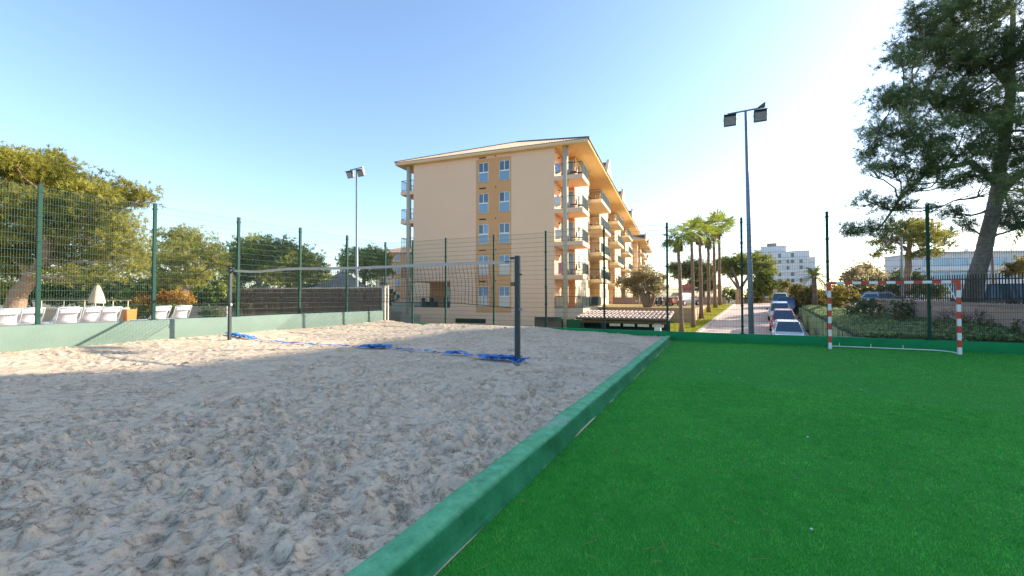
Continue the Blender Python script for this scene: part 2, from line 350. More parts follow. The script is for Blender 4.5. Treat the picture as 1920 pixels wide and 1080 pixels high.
# worn painted concrete kerb
def kerbmat():
    m = mat('kerb_paint', (0.03, 0.20, 0.13), 0.8, 0, None, None, spec=.12)
    t = m.node_tree; b = t.nodes['Principled BSDF']; tc = t.nodes.new('ShaderNodeTexCoord')
    n1 = t.nodes.new('ShaderNodeTexNoise'); n1.inputs['Scale'].default_value = 2.2; n1.inputs['Detail'].default_value = 10; n1.inputs['Roughness'].default_value = .7
    t.links.new(tc.outputs['Object'], n1.inputs['Vector'])
    r = t.nodes.new('ShaderNodeValToRGB')
    for p, c in ((.36, (0.012, 0.135, 0.070)), (.62, (0.028, 0.205, 0.120))):
        pass
    r.color_ramp.elements[0].position = .36; r.color_ramp.elements[0].color = (0.010, 0.120, 0.042, 1)
    r.color_ramp.elements[1].position = .66; r.color_ramp.elements[1].color = (0.030, 0.225, 0.095, 1)
    t.links.new(n1.outputs['Fac'], r.inputs['Fac'])
    # upward faces and foot lighter: dust and wear, plus sky light painted in
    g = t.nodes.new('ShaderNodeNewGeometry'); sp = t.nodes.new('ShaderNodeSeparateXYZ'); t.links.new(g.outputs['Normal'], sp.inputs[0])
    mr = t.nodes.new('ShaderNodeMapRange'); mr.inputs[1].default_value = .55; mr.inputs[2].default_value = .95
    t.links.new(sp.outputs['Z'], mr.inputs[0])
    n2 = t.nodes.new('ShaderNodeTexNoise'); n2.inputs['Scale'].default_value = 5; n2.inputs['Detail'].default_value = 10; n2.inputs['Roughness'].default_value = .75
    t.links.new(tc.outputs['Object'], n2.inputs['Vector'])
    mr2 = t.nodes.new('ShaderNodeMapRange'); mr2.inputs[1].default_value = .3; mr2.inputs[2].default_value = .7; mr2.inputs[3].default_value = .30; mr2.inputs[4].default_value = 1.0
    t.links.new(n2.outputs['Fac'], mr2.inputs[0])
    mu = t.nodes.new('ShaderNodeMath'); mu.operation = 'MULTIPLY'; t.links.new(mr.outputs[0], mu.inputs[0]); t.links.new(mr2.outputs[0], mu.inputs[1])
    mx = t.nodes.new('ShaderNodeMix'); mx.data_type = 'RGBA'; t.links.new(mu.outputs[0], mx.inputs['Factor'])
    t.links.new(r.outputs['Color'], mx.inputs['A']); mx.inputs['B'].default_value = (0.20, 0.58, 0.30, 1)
    # sand spilled over the top in places
    n3 = t.nodes.new('ShaderNodeTexNoise'); n3.inputs['Scale'].default_value = 1.4; n3.inputs['Detail'].default_value = 8; n3.inputs['Roughness'].default_value = .75
    mp = t.nodes.new('ShaderNodeMapping'); mp.inputs['Scale'].default_value = (2.2, 1, 1); t.links.new(tc.outputs['Object'], mp.inputs[0]); t.links.new(mp.outputs[0], n3.inputs['Vector'])
    mr3 = t.nodes.new('ShaderNodeMapRange'); mr3.inputs[1].default_value = .57; mr3.inputs[2].default_value = .66
    t.links.new(n3.outputs['Fac'], mr3.inputs[0])
    mu2 = t.nodes.new('ShaderNodeMath'); mu2.operation = 'MULTIPLY'; t.links.new(mr.outputs[0], mu2.inputs[0]); t.links.new(mr3.outputs[0], mu2.inputs[1])
    mx2 = t.nodes.new('ShaderNodeMix'); mx2.data_type = 'RGBA'; t.links.new(mu2.outputs[0], mx2.inputs['Factor'])
    t.links.new(mx.outputs['Result'], mx2.inputs['A']); mx2.inputs['B'].default_value = (0.42, 0.37, 0.33, 1)
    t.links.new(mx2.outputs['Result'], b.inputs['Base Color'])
    bp = t.nodes.new('ShaderNodeBump'); bp.inputs['Strength'].default_value = .9; bp.inputs['Distance'].default_value = .014
    n4 = t.nodes.new('ShaderNodeTexNoise'); n4.inputs['Scale'].default_value = 35; n4.inputs['Detail'].default_value = 7
    t.links.new(tc.outputs['Object'], n4.inputs['Vector'])
    t.links.new(n4.outputs['Fac'], bp.inputs['Height']); t.links.new(bp.outputs['Normal'], b.inputs['Normal'])
    return m
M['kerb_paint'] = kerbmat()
# ------------------------------------------------------------------ noise
def vnoise(x, y, seed):
    xi, yi = np.floor(x).astype(np.int64), np.floor(y).astype(np.int64)
    fx, fy = x - xi, y - yi
    u, v = fx * fx * fx * (fx * (fx * 6 - 15) + 10), fy * fy * fy * (fy * (fy * 6 - 15) + 10)
    def h(a, b):
        n = (a * 374761393 + b * 668265263 + seed * 1442695041) & 0xFFFFFFFF
        n = ((n ^ (n >> 13)) * 1274126177) & 0xFFFFFFFF
        n = n ^ (n >> 16)
        return (n & 0xFFFF) / 65535.0
    a, b, c, d = h(xi, yi), h(xi + 1, yi), h(xi, yi + 1), h(xi + 1, yi + 1)
    return (a * (1 - u) + b * u) * (1 - v) + (c * (1 - u) + d * u) * v - .5
def fbm(x, y, octs, seed, gain=.5):
    s, a = 0, 1.0
    for i in range(octs):
        s = s + a * vnoise(x * 2 ** i + 17.3 * i, y * 2 ** i - 9.1 * i, seed + i); a *= gain
    return s

# ------------------------------------------------------------------ ground sheets
def sheet(name, ring, z, m, kind='structure'):
    if not hasattr(z, '__len__'): z = [z] * len(ring)
    o = MB().poly([(p[0], p[1], q) for p, q in zip(ring, z)]).build(name, m)
    o['kind'] = kind
    return o
# terrain that reaches the horizon
V, F = [], []
gx = [-1500, -400, -120, -60, -30, 0, 30, 60, 120, 400, 1500]
for y, z in zip(GY, GZ):
    for x in gx: V.append((x, y, z - .05))
for j in range(len(GY) - 1):
    for i in range(len(gx) - 1):
        a = j * len(gx) + i; F.append((a, a + 1, a + 1 + len(gx), a + len(gx)))
structure(npmesh('ground', V, F, M['ground']))

WY0, WY1 = 17.18, 17.48# back wall
LX = -15.28                    # left wall face
KX0, KX1 = -1.79, -1.49        # kerb

# ---- sand
def sand_base(X, Y):
    b = .135 + .02 * np.sin(X * .55 + 1) * np.sin(Y * .4)
    b = b + .19 * np.exp(-((X - LX) / 1.5) ** 2)                       # drift against the left wall
    t = np.clip((Y - 14.2) / 3.0, 0, 1); t = t * t * (3 - 2 * t)
    e = .19 * np.clip((-2.6 - X) / 4.5, 0, 1)
    return b + t * np.where(X < -12.5, e * .6, e)
def spaced(a, b, d0, d1):
    out = [0.0]; L = abs(b - a)
    while out[-1] < L: out.append(out[-1] + d0 + (d1 - d0) * min(1, out[-1] / L) ** .8)
    out = np.array(out); out *= L / out[-1]
    return a + np.sign(b - a) * out
xs = spaced(KX0 + .02, LX - .02, .010, .050)[::-1]
ys = spaced(-.6, WY0 + .03, .012, .050)
GXX, GYY = np.meshgrid(xs, ys)
H = .040 * fbm(GXX * .75, GYY * .75, 3, 3) + .020 * fbm(GXX * 2.2, GYY * 2.2, 3, 21)
mask = np.clip(fbm(GXX * 1.15, GYY * 1.15, 5, 91, .6) * 4.2 + .42, 0, 1)                             # where the sand is churned and clotted
ridge = .5 - np.abs(fbm(GXX * 4.5, GYY * 4.5, 4, 151, .55))
H += (.18 + .95 * mask) * (.028 * (ridge - .3) + .011 * fbm(GXX * 13, GYY * 13, 3, 55, .6))
H += mask * (.034 * np.clip(fbm(GXX * 26, GYY * 26, 3, 131, .65) - .06, 0, 1) + .013 * fbm(GXX * 48, GYY * 48, 2, 77, .7))
for i in range(2000):                                                                        # footprints
    fx, fy = rng.uniform(LX, KX0), rng.uniform(-1.0, WY0)
    if i < 700: fx, fy = rng.uniform(-6.5, KX0), rng.uniform(-.5, 7)
    an = rng.uniform(0, math.pi) if rng.random() < .5 else rng.normal(1.1, .5)
    la, lb, dp = rng.uniform(.11, .17), rng.uniform(.055, .085), rng.uniform(.014, .042)
    i0, i1 = np.searchsorted(xs, (fx - .4, fx + .4)); j0, j1 = np.searchsorted(ys, (fy - .4, fy + .4))
    if i1 <= i0 or j1 <= j0: continue
    sx, sy = GXX[j0:j1, i0:i1] - fx, GYY[j0:j1, i0:i1] - fy
    a, b = (sx * math.cos(an) + sy * math.sin(an)) / la, (-sx * math.sin(an) + sy * math.cos(an)) / lb
    q = np.sqrt(a * a + b * b)
    wp_ = np.clip(1.25 - q ** 2, 0, 1); H[j0:j1, i0:i1] *= 1 - .75 * wp_; mask[j0:j1, i0:i1] *= 1 - .8 * wp_
    H[j0:j1, i0:i1] += -dp * np.clip(1.15 - q ** 2, 0, 1) ** .6 * (1 + .25 * a) + dp * .75 * np.exp(-((q - 1.35) / .26) ** 2) * (.6 + .4 * np.sin(3 * np.arctan2(b, a) + i))
churn = np.clip(mask * .35 + .15 + 2.4 * np.clip(fbm(GXX * 16, GYY * 22, 4, 201, .75), -.35, .35), 0, 1)
edge = np.clip((KX0 - GXX) / .22, 0, 1)
H = H * (.35 + .65 * edge) * .88
ZS = sand_base(GXX, GYY) + H
ZS -= np.clip(1 - (KX0 - GXX) / .3, 0, 1) * .0
ny, nx = GXX.shape
idx = np.arange(nx * ny).reshape(ny, nx)
F = np.stack([idx[:-1, :-1], idx[:-1, 1:], idx[1:, 1:], idx[1:, :-1]], -1).reshape(-1, 4)
sand = structure(npmesh('sand', np.stack([GXX, GYY, ZS], -1).reshape(-1, 3), F, M['sand'], tint=np.clip(churn, 0, 1).ravel(), smooth=True))
def sand_z(x, y):
    i = int(np.clip(np.searchsorted(xs, x), 1, nx - 1)); j = int(np.clip(np.searchsorted(ys, y), 1, ny - 1))
    return float(ZS[j, i])

# ---- turf
TX1 = 14.0
sheet('turf', [(KX1 - .05, -6), (TX1, -6), (TX1, WY0 + .05), (KX1 - .05, WY0 + .05)], 0.0, M['turf_base'])
def blades(name, n, xr, yr, hgt, wid, m, zf=0.0, lean=.6, keep=None, parent=None, kind='stuff'):
    x, y = rng.uniform(*xr, n), rng.uniform(*yr, n)
    if keep is not None:
        k = keep(x, y); x, y = x[k], y[k]
    n = len(x)
    a = rng.uniform(0, 2 * np.pi, n); hh = rng.uniform(.65, 1.15, n) * hgt; ww = rng.uniform(.7, 1.2, n) * wid
    dx, dy = np.cos(a), np.sin(a)
    la = rng.uniform(0, 2 * np.pi, n); ln = hh * rng.uniform(0, lean * 1.6, n)
    z = zf(x, y) if callable(zf) else np.full(n, zf)
    p = np.stack([x, y, z], 1)
    A = p + np.stack([-dx * ww / 2, -dy * ww / 2, 0 * z], 1); B = p + np.stack([dx * ww / 2, dy * ww / 2, 0 * z], 1)
    T = p + np.stack([np.cos(la) * ln, np.sin(la) * ln, hh], 1)
    V = np.stack([A, B, T], 1).reshape(-1, 3)
    patch = fbm(x * .8, y * .8, 4, 5) + .5
    tuft = fbm(x * 14, y * 14, 3, 15) * .9 + fbm(x * 5, y * 5, 2, 16) * .5
    tint = np.clip(np.repeat(.25 * patch + .50 * rng.random(n) + .5 * tuft + .08, 3), 0, 1)
    if name is None: return V, tint
    return npmesh(name, V, np.arange(3 * n).reshape(-1, 3), m, parent, tint, kind)
def inview(x, y):
    r, d = CY * x + SY_ * y, -SY_ * x + CY * y
    return (d > .5) & (np.abs(r) < 1.35 * d + .8)
def dist(x, y): return np.hypot(x, y)
parts = []
def turfkeep(lo, hi): return lambda x, y: (dist(x, y) >= lo) & (dist(x, y) < hi) & inview(x, y)
b1 = blades(None, 230000, (KX1 + .01, 6), (0, 6), .024, .0050, M['turf_blade'], keep=turfkeep(0, 4.6))
b2 = blades(None, 270000, (KX1 + .01, 12), (0, 10), .023, .0085, M['turf_blade'], keep=turfkeep(4.6, 9))
b3 = blades(None, 150000, (KX1 + .01, TX1), (2, WY0 - .02), (.021), .011, M['turf_blade'], keep=turfkeep(9, 30))
_V = np.vstack([b1[0], b2[0], b3[0]])
npmesh('turf_pile', _V, np.arange(len(_V)).reshape(-1, 3), M['turf_blade'], None, np.concatenate([b1[1], b2[1], b3[1]]), 'stuff')
# dry pine needles and scraps lying on the turf
n = 1500
x, y = rng.uniform(KX1 + .1, 9, n), rng.uniform(1.5, 14, n)
k = inview(x, y) & (rng.random(n) < np.clip(3.2 / dist(x, y), 0, 1)); x, y = x[k], y[k]; n = len(x)
mb = MB()
for i in range(n):
    a, L = rng.uniform(0, 6.28), rng.uniform(.04, .13)
    p = Vector((x[i], y[i], .028)); q = p + Vector((math.cos(a) * L, math.sin(a) * L, rng.uniform(-.004, .012)))
    mb.bar(p, q, .0026, .002)
mb.build('pine_straw', M['straw'], kind='stuff')
mb = MB()
for i in range(16):
    X, Y = rng.uniform(KX1 + .2, 8), rng.uniform(2, 15)
    mb.box((X, Y, .03), (rng.uniform(.012, .03), rng.uniform(.01, .02), .006), rng.uniform(0, 3))
mb.build('litter_scraps', M['white'], kind='stuff')

# ---- kerb between sand and turf (rounded arris, slightly battered faces)
def profile_wall(name, prof, y0, y1, m, step, wob, axis='y'):
    n = len(prof); L = np.arange(y0, y1 + 1e-6, step); V = []
    for j, s in enumerate(L):
        for i, (u, z) in enumerate(prof):
            du = wob * fbm(np.array([s * 1.3 + i * .13]), np.array([i * .37 + .5]), 3, 41)[0]
            dz = wob * fbm(np.array([s * 1.1 + 40]), np.array([i * .25 + .2]), 3, 43)[0] if z > .02 else 0
            V.append((u + du, s, z + dz) if axis == 'y' else (s, u + du, z + dz))
    F = []
    for j in range(len(L) - 1):
        for i in range(n - 1):
            a = j * n + i
            F.append((a, a + 1, a + 1 + n, a + n) if axis == 'y' else (a + n, a + n + 1, a + 1, a))
    F += []
    o = MB().add(V, F + [tuple(range(n - 1, -1, -1)), tuple((len(L) - 1) * n + i for i in range(n))]).build(name, m, smooth=True)
    return o
kp = [(KX0 - .03, -.1), (KX0 - .01, .10), (KX0, .150), (KX0 + .025, .178), (KX0 + .07, .186), (KX1 - .115, .184), (KX1 - .085, .172), (KX1 - .066, .150), (KX1 - .052, .11), (KX1 - .025, .03), (KX1, .008), (KX1 + .004, -.02)]
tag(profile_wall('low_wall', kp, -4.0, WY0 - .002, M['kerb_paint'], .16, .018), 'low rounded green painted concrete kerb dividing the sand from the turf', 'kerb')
V, F = [], []
for j, y in enumerate(np.arange(-.5, WY0 - .05, .07)):
    wv = .0005 + .010 * max(0.0, fbm(np.array([y * 1.9]), np.array([3.3]), 4, 61)[0] + .12)
    V += [(KX1 - .006 - .5 * wv, y, .008 + 1.1 * wv), (KX1 + wv * .3, y, .010 + .4 * wv), (KX1 + wv * .8, y + .01 * math.sin(y * 9), .004)]
    if j: k = 3 * j; F += [(k - 3, k - 2, k + 1, k), (k - 2, k - 1, k + 2, k + 1)]
MB().add(V, F).build('spilt_sand', M['sand'], kind='stuff')
# back wall
wp = [(WY0 + .012, -.05), (WY0, .01), (WY0 + .006, .285), (WY0 + .02, .305), (WY0 + .05, .312), (WY1 - .03, .312), (WY1, .30), (WY1, -1.7)]
tag(profile_wall('low_wall', wp, LX + .005, TX1, M['wall_green'], .25, .008, 'x'), 'long low dark green wall under the mesh fence behind the goal', 'wall')
# left wall
lp = [(LX - .35, -.1), (LX - .35, .90), (LX - .33, .92), (LX - .02, .92), (LX, .90), (LX + .004, .5), (LX, -.1)]
tag(profile_wall('low_wall', [(u, z) for u, z in lp], -3.0, WY0 + .2, M['wall_teal'], .3, .012), 'pale green sunlit wall along the left side of the sand court', 'wall')

# ------------------------------------------------------------------ fences
def mesh_panel(p, q, z0, z1, parent, pitch=.05, rows=.2, wr=.0038, m='wire_green'):
    p, q = np.array(p, float), np.array(q, float); L = np.linalg.norm(q - p); u = (q - p) / L; nrm = np.array([-u[1], u[0]])
    V, F = [], []
    def wire(a, b, ax1, ax2, r):
        k = len(V)
        for e in (a, b):
            for c in range(3):
                t = 2 * math.pi * c / 3
                V.append(e + ax1 * math.cos(t) * r + ax2 * math.sin(t) * r)
        for c in range(3): F.append((k + c, k + (c + 1) % 3, k + 3 + (c + 1) % 3, k + 3 + c))
    U3, N3, Z3 = np.array([*u, 0]), np.array([*nrm, 0]), np.array([0, 0, 1.0])
    nv = max(2, int(round(L / pitch)))
    for i in range(nv + 1):
        c = p + u * L * i / nv
        wire(np.array([*c, z0]), np.array([*c, z1]), U3, N3, wr)
    for j in range(int((z1 - z0) / rows) + 1):
        z = z1 - .02 - j * rows
        for s in (-1, 1):
            wire(np.array([*(p + nrm * s * .005), z]), np.array([*(q + nrm * s * .005), z]), Z3, N3, wr * 1.3)
    return npmesh('mesh_panel', V, F, M[m], parent, kind='stuff')
def post_mb(x, y, z0, z1, s=.072):
    mb = MB(); mb.box((x, y, (z0 + z1) / 2), (s, s * 1.0, z1 - z0)).box((x, y, z1 + .012), (s + .012, s + .012, .024)).box((x, y, z0 + .008), (s * 2.2, s * 2.2, .016))
    for k in range(6): mb.box((x, y, z0 + .25 + k * (z1 - z0 - .4) / 5), (s + .022, s + .022, .05))
    return mb
BPX = [-15.43, -13.66, -11.70, -9.11, -6.60, -4.10, -1.70, .80, 3.30, 5.82, 8.32, 10.82, 13.3]
fb = thing('mesh_fence', 'tall dark green wire mesh fence standing on the low wall behind the goal', 'fence', (0, 0, 0))
for i, x in enumerate(BPX):
    post_mb(x, WY0 + .15, .312, 4.41).build('post', M['post_green'], fb)
    if i: mesh_panel((BPX[i - 1] + .035, WY0 + .15), (x - .035, WY0 + .15), .36, 4.38, fb)
LPY = [-.3, 2.22, 4.74, 7.21, 9.76, 12.29, 14.78]
fl = thing('mesh_fence', 'tall green wire mesh fence on the pale green wall, pool loungers behind it', 'fence', (0, 0, 0))
for i, y in enumerate(LPY):
    post_mb(LX - .15, y, .92, 4.43, .078).build('post', M['post_green'], fl)
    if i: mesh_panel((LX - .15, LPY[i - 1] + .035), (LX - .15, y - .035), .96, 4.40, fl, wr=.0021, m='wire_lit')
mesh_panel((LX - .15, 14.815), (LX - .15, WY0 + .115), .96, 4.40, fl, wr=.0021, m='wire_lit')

# ------------------------------------------------------------------ handball goal
GX0, GX1, GYF = 3.11, 6.17, 16.36
goal = thing('goal', 'red and white striped handball goal frame on the turf by the back wall', 'goal', (GX0, GYF, 0))
S_ = .08
def band_post(x):
    p = MB().box((x, 0, 1.0), (S_ - .004, S_ - .004, 2.0)).build('post', M['white_metal'], goal, bevel=.006)
    for k in range(10):
        MB().box((x, 0, .1 + .2 * k), (S_, S_, .198)).build('stripe', M['white_metal'] if k % 2 == 0 else M['goal_red'], p, bevel=.005)
band_post(0.04); band_post(GX1 - GX0 - .04)
cb = MB().box(((GX1 - GX0) / 2, 0, 2.04), (GX1 - GX0, S_ - .004, S_ - .004)).build('crossbar', M['white_metal'], goal, bevel=.006)
nb = 15; bw = (GX1 - GX0) / nb
for k in range(nb):
    MB().box((bw * (k + .5), 0, 2.04), (bw - .002, S_, S_)).build('stripe', M['goal_red'] if k % 2 == 0 else M['white_metal'], cb, bevel=.005)
gw = GX1 - GX0
for x in (.04, gw - .04):
    mb = MB(); mb.tube([(x, .04, 1.45), (x + (-.05 if x < 1 else .05) * 0, .62, 1.96), (x, .70, 2.0)], .014, 8)
    mb.build('top_bracket', M['white_metal'], goal, smooth=True)
bp = [(.04, .04, .03), (.06, .35, .03), (.12, .60, .03), (.3, .70, .03), (gw - .5, .70, .03), (gw - .22, .62, .03), (gw - .08, .35, .03), (gw - .04, .04, .03)]
MB().tube(bp, .017, 8).build('ground_bar', M['white_metal'], goal, smooth=True)
for x in (.42, 1.22, 2.0): MB().tube([(x, .70, .03), (x, .70, .11), (x, .67, .14)], .009, 6).build('net_hook', M['white_metal'], goal)

# ------------------------------------------------------------------ volleyball posts, net and line
def net_post(x, y, ztop, s, label, detail):
    z0 = sand_z(x, y) - .05
    t = thing('net_post', label, 'post', (x, y, z0), 0, 'volleyball net posts')
    h = ztop - z0
    MB().box((0, 0, h / 2), (s, s, h)).build('shaft', M['net_post'], t, bevel=.012)
    sg = -1 if x > -8 else 1
    MB().box((sg * .10, 0, h - .05), (.16, .04, .05)).build('top_hook', M['net_post'], t, bevel=.006)
    if detail:
        MB().tube([(s / 2, 0, h - .42), (s / 2 + .05, 0, h - .42)], [.012, .022], 8).build('knob', M['dark'], t)
        MB().box((-s / 2 - .055, -.01, h - .63), (.10, .09, .085)).build('winch', M['wood'], t, bevel=.008)
        MB().tube([(s / 2 - .02, -.03, h - 1.19), (s / 2 + .075, -.03, h - 1.19)], [.014, .026], 8).build('crank', M['steel'], t)
        MB().tube([(-s / 2 - .02, -.02, h - .06), (-s / 2 - .03, -.02, h - .6)], .006, 5).build('cable', M['galv'], t)
    else:
        MB().box((s / 2 + .02, 0, h - 1.2), (.05, .05, .07)).build('winch', M['galv'], t)
    return t
NY = 8.68
PXL, PXR = -14.04, -4.0
net_post(PXL, 8.63, 2.57, .085, 'thin dark volleyball post at the far left end of the net, in sunlight', False)
net_post(PXR, 8.73, 2.53, .105, 'thick dark volleyball post at the near right end of the net', True)
nt_ = thing('volleyball_net', 'sagging volleyball net with a cream top band, strung between the two posts', 'net', (0, NY, 0))
def top_z(x):
    s = (x - PXL) / (PXR - PXL)
    return 2.50 - .12 * s - .07 * math.exp(-((s - .12) / .1) ** 2) * 1.0 + .035 * max(0, (s - .55) / .45) + .012 * math.sin(9 * s)
def bot_z(x):
    s = (x - PXL) / (PXR - PXL)
    return 1.50 - .03 * s + (-.12 * max(0, (s - .85) / .15)) + .01 * math.sin(14 * s)
n = 80; V, F = [], []
X = np.linspace(PXL + .08, PXR - .30, n)
for i, x in enumerate(X):
    yb = .015 * math.sin(x * 3)
    for dy, dz in ((-.006, 0), (-.006, -.07), (.006, -.07), (.006, 0)): V.append((x, yb + dy, top_z(x) + dz))
for i in range(n - 1):
    for c in range(4): F.append((i * 4 + c, i * 4 + (c + 1) % 4, i * 4 + 4 + (c + 1) % 4, i * 4 + 4 + c))
MB().add(V, F).build('top_band', M['tape_cream'], nt_)
def cord_mb(paths, r):
    V, F = [], []
    for P_ in paths:
        P_ = np.array(P_); k0 = len(V)
        for e in P_:
            for dy, dz in ((-r, -r * .6), (r, -r * .6), (0, r)): V.append((e[0] + (dz if abs(P_[-1][2] - P_[0][2]) > .3 else 0), e[1] + dy, e[2] + (dz if abs(P_[-1][2] - P_[0][2]) <= .3 else 0)))
        for j in range(len(P_) - 1):
            for c in range(3): F.append((k0 + j * 3 + c, k0 + j * 3 + (c + 1) % 3, k0 + j * 3 + 3 + (c + 1) % 3, k0 + j * 3 + 3 + c))
    return np.array(V), np.array(F)
paths = []
cells = np.arange(PXL + .15, PXR - .55, .10)
def belly(x, f): return .05 * math.sin(f * math.pi) * math.sin(x * 1.1 + 1) + .02 * math.sin(x * 5 + f * 4)
for x in cells:
    paths.append([(x + .06 * f + .015 * math.sin(x * 7 + f * 5), belly(x, f), top_z(x) - .07 + (bot_z(x) - top_z(x) + .07) * f) for f in np.linspace(0, 1, 6)])
V1, F1 = cord_mb(paths, .0040)
paths = []
for f in np.linspace(.11, .9, 8):
    paths.append([(x, belly(x, f), top_z(x) - .07 + (bot_z(x) - top_z(x) + .07) * f + .012 * math.sin(x * 4 + f * 20)) for x in cells])
V2, F2 = cord_mb(paths, .0040)
npmesh('netting', np.vstack([V1, V2]), np.vstack([F1, F2 + len(V1)]), M['net_cord'], nt_, kind='stuff')
MB().tube([(x, .01, bot_z(x)) for x in np.linspace(PXL + .06, PXR - .08, 60)], .008, 5).build('bottom_cord', M['net_cord'], nt_)
MB().tube([(PXR - .30, 0, top_z(PXR - .3) - .02), (PXR - .08, .03, top_z(PXR) - .02)], .006, 5).build('tension_rope', M['net_cord'], nt_)

# blue boundary tape lying loose on the sand
tp = [(428, 638), (452, 639), (480, 640), (520, 642), (560, 644), (600, 646), (640, 648), (668, 649), (690, 651), (716, 652), (745, 655), (775, 658), (805, 661), (835, 664), (862, 666), (890, 670), (925, 674), (955, 677), (976, 681)]
pts = [atz(px, py, .16)[:2] for px, py in tp]
fine = []
for i in range(len(pts) - 1):
    for f in np.linspace(0, 1, 14, endpoint=False):
        fine.append(pts[i] * (1 - f) + pts[i + 1] * f)
fine.append(pts[-1])
def ribbon(P_, wd, mb, amp, seed, lift=.0):
    V = []
    for i, p in enumerate(P_):
        s = i * .35 + seed
        q = np.array(p) + amp * np.array([math.sin(s * 1.7) + .5 * math.sin(s * 4.1), math.cos(s * 1.3) + .5 * math.cos(s * 3.3)])
        q[0] = min(max(q[0], LX + .1), KX0 - .1)
        tw = .5 * math.sin(s * .9) + .35 * math.sin(s * 2.3)
        z = sand_z(q[0], q[1]) + .026 + lift * abs(math.sin(s * 1.9))
        d = np.array([0.15 * math.sin(s * 2), 1.0]); d /= np.linalg.norm(d)
        V.append((q[0] - d[0] * wd / 2 * math.cos(tw), q[1] - d[1] * wd / 2 * math.cos(tw), z - .5 * wd * math.sin(tw) * .6 + .012))
        V.append((q[0] + d[0] * wd / 2 * math.cos(tw), q[1] + d[1] * wd / 2 * math.cos(tw), z + .5 * wd * math.sin(tw) * .6 + .012))
    mb.add(V, [(2 * i, 2 * i + 1, 2 * i + 3, 2 * i + 2) for i in range(len(P_) - 1)])
mb = MB(); ribbon(fine, .075, mb, .030, 0, .02)
for (a, b, k, am) in ((.44, .53, 5, .16), (.86, 1.0, 6, .15), (.74, .80, 3, .12), (0, .1, 3, .08)):
    n0, n1 = int(a * len(fine)), int(b * len(fine))
    for j in range(k): ribbon(fine[n0:n1], .07, mb, am, 3.1 * j + 1, .07)
tape = mb.build('boundary_tape', M['blue_tape'])
m = tape.modifiers.new('thick', 'SOLIDIFY'); m.thickness = .003
tag(tape, 'loose blue boundary tape crumpled on the sand beneath the net', 'tape')

# ------------------------------------------------------------------ floodlights
def floodlight(name, label, x, y, z0, ztop, arm, heads, pole_r, tilt, extra):
    t = thing(name, label, 'floodlight', (x, y, z0), 0, 'court floodlights')
    h = ztop - z0
    MB().tube([(0, 0, 0), (-.012 * h * .3, 0, h * .35), (-.012 * h, 0, h)], [pole_r, pole_r * .9, pole_r * .48], 12).build('pole', M['steel'], t, smooth=True)
    tx = -.012 * h
    MB().tube([(tx - arm, 0, h - .02), (tx + arm, 0, h + .02)], .032, 8).build('cross_arm', M['steel'], t)
    for hx in heads:
        c = Vector((tx + hx, -.06, h - .30))
        Rm = Matrix.Rotation(R(tilt), 3, 'X')
        b = MB(); b.box(c, (.42, .20, .40), M=Rm)
        hd = b.build('lamp_head', M['lamp_dark'], t, bevel=.02)
        MB().box(c + Rm @ Vector((0, -.104, -.02)), (.36, .012, .30), M=Rm).build('lens', M['lamp_glass'], hd)
        MB().box(c + Rm @ Vector((0, -.14, .205)), (.43, .14, .018), M=Rm).build('visor', M['lamp_dark'], hd)
        for s in (-1, 1): MB().bar((c.x + s * .17, c.y, h + .0), (c.x + s * .225, c.y, c.z), .03, .012).build('bracket', M['steel'], hd)
    if extra: MB().hexa([(tx + arm - .22, -.05, h + .04), (tx + arm + .02, -.05, h + .04), (tx + arm + .02, .05, h + .04), (tx + arm - .22, .05, h + .04)], [(tx + arm - .05, -.04, h + .16), (tx + arm + .03, -.04, h + .20), (tx + arm + .03, .04, h + .20), (tx + arm - .05, .04, h + .16)]).build('sensor', M['lamp_dark'], t)
    MB().box((0, 0, .01), (.34, .34, .02)).build('base_plate', M['steel'], t)
    return t
floodlight('floodlight', 'tall grey floodlight pole with two dark lamps, right of the palms behind the fence', 1.13, 17.95, -1.45, 8.46, .60, (-.52, .46), .098, 14, True)
floodlight('floodlight', 'distant slim floodlight pole with two lamps, rising behind the brushwood screen', -18.2, 18.2, -1.42, 8.85, .48, (-.40, .40), .09, 24, False)
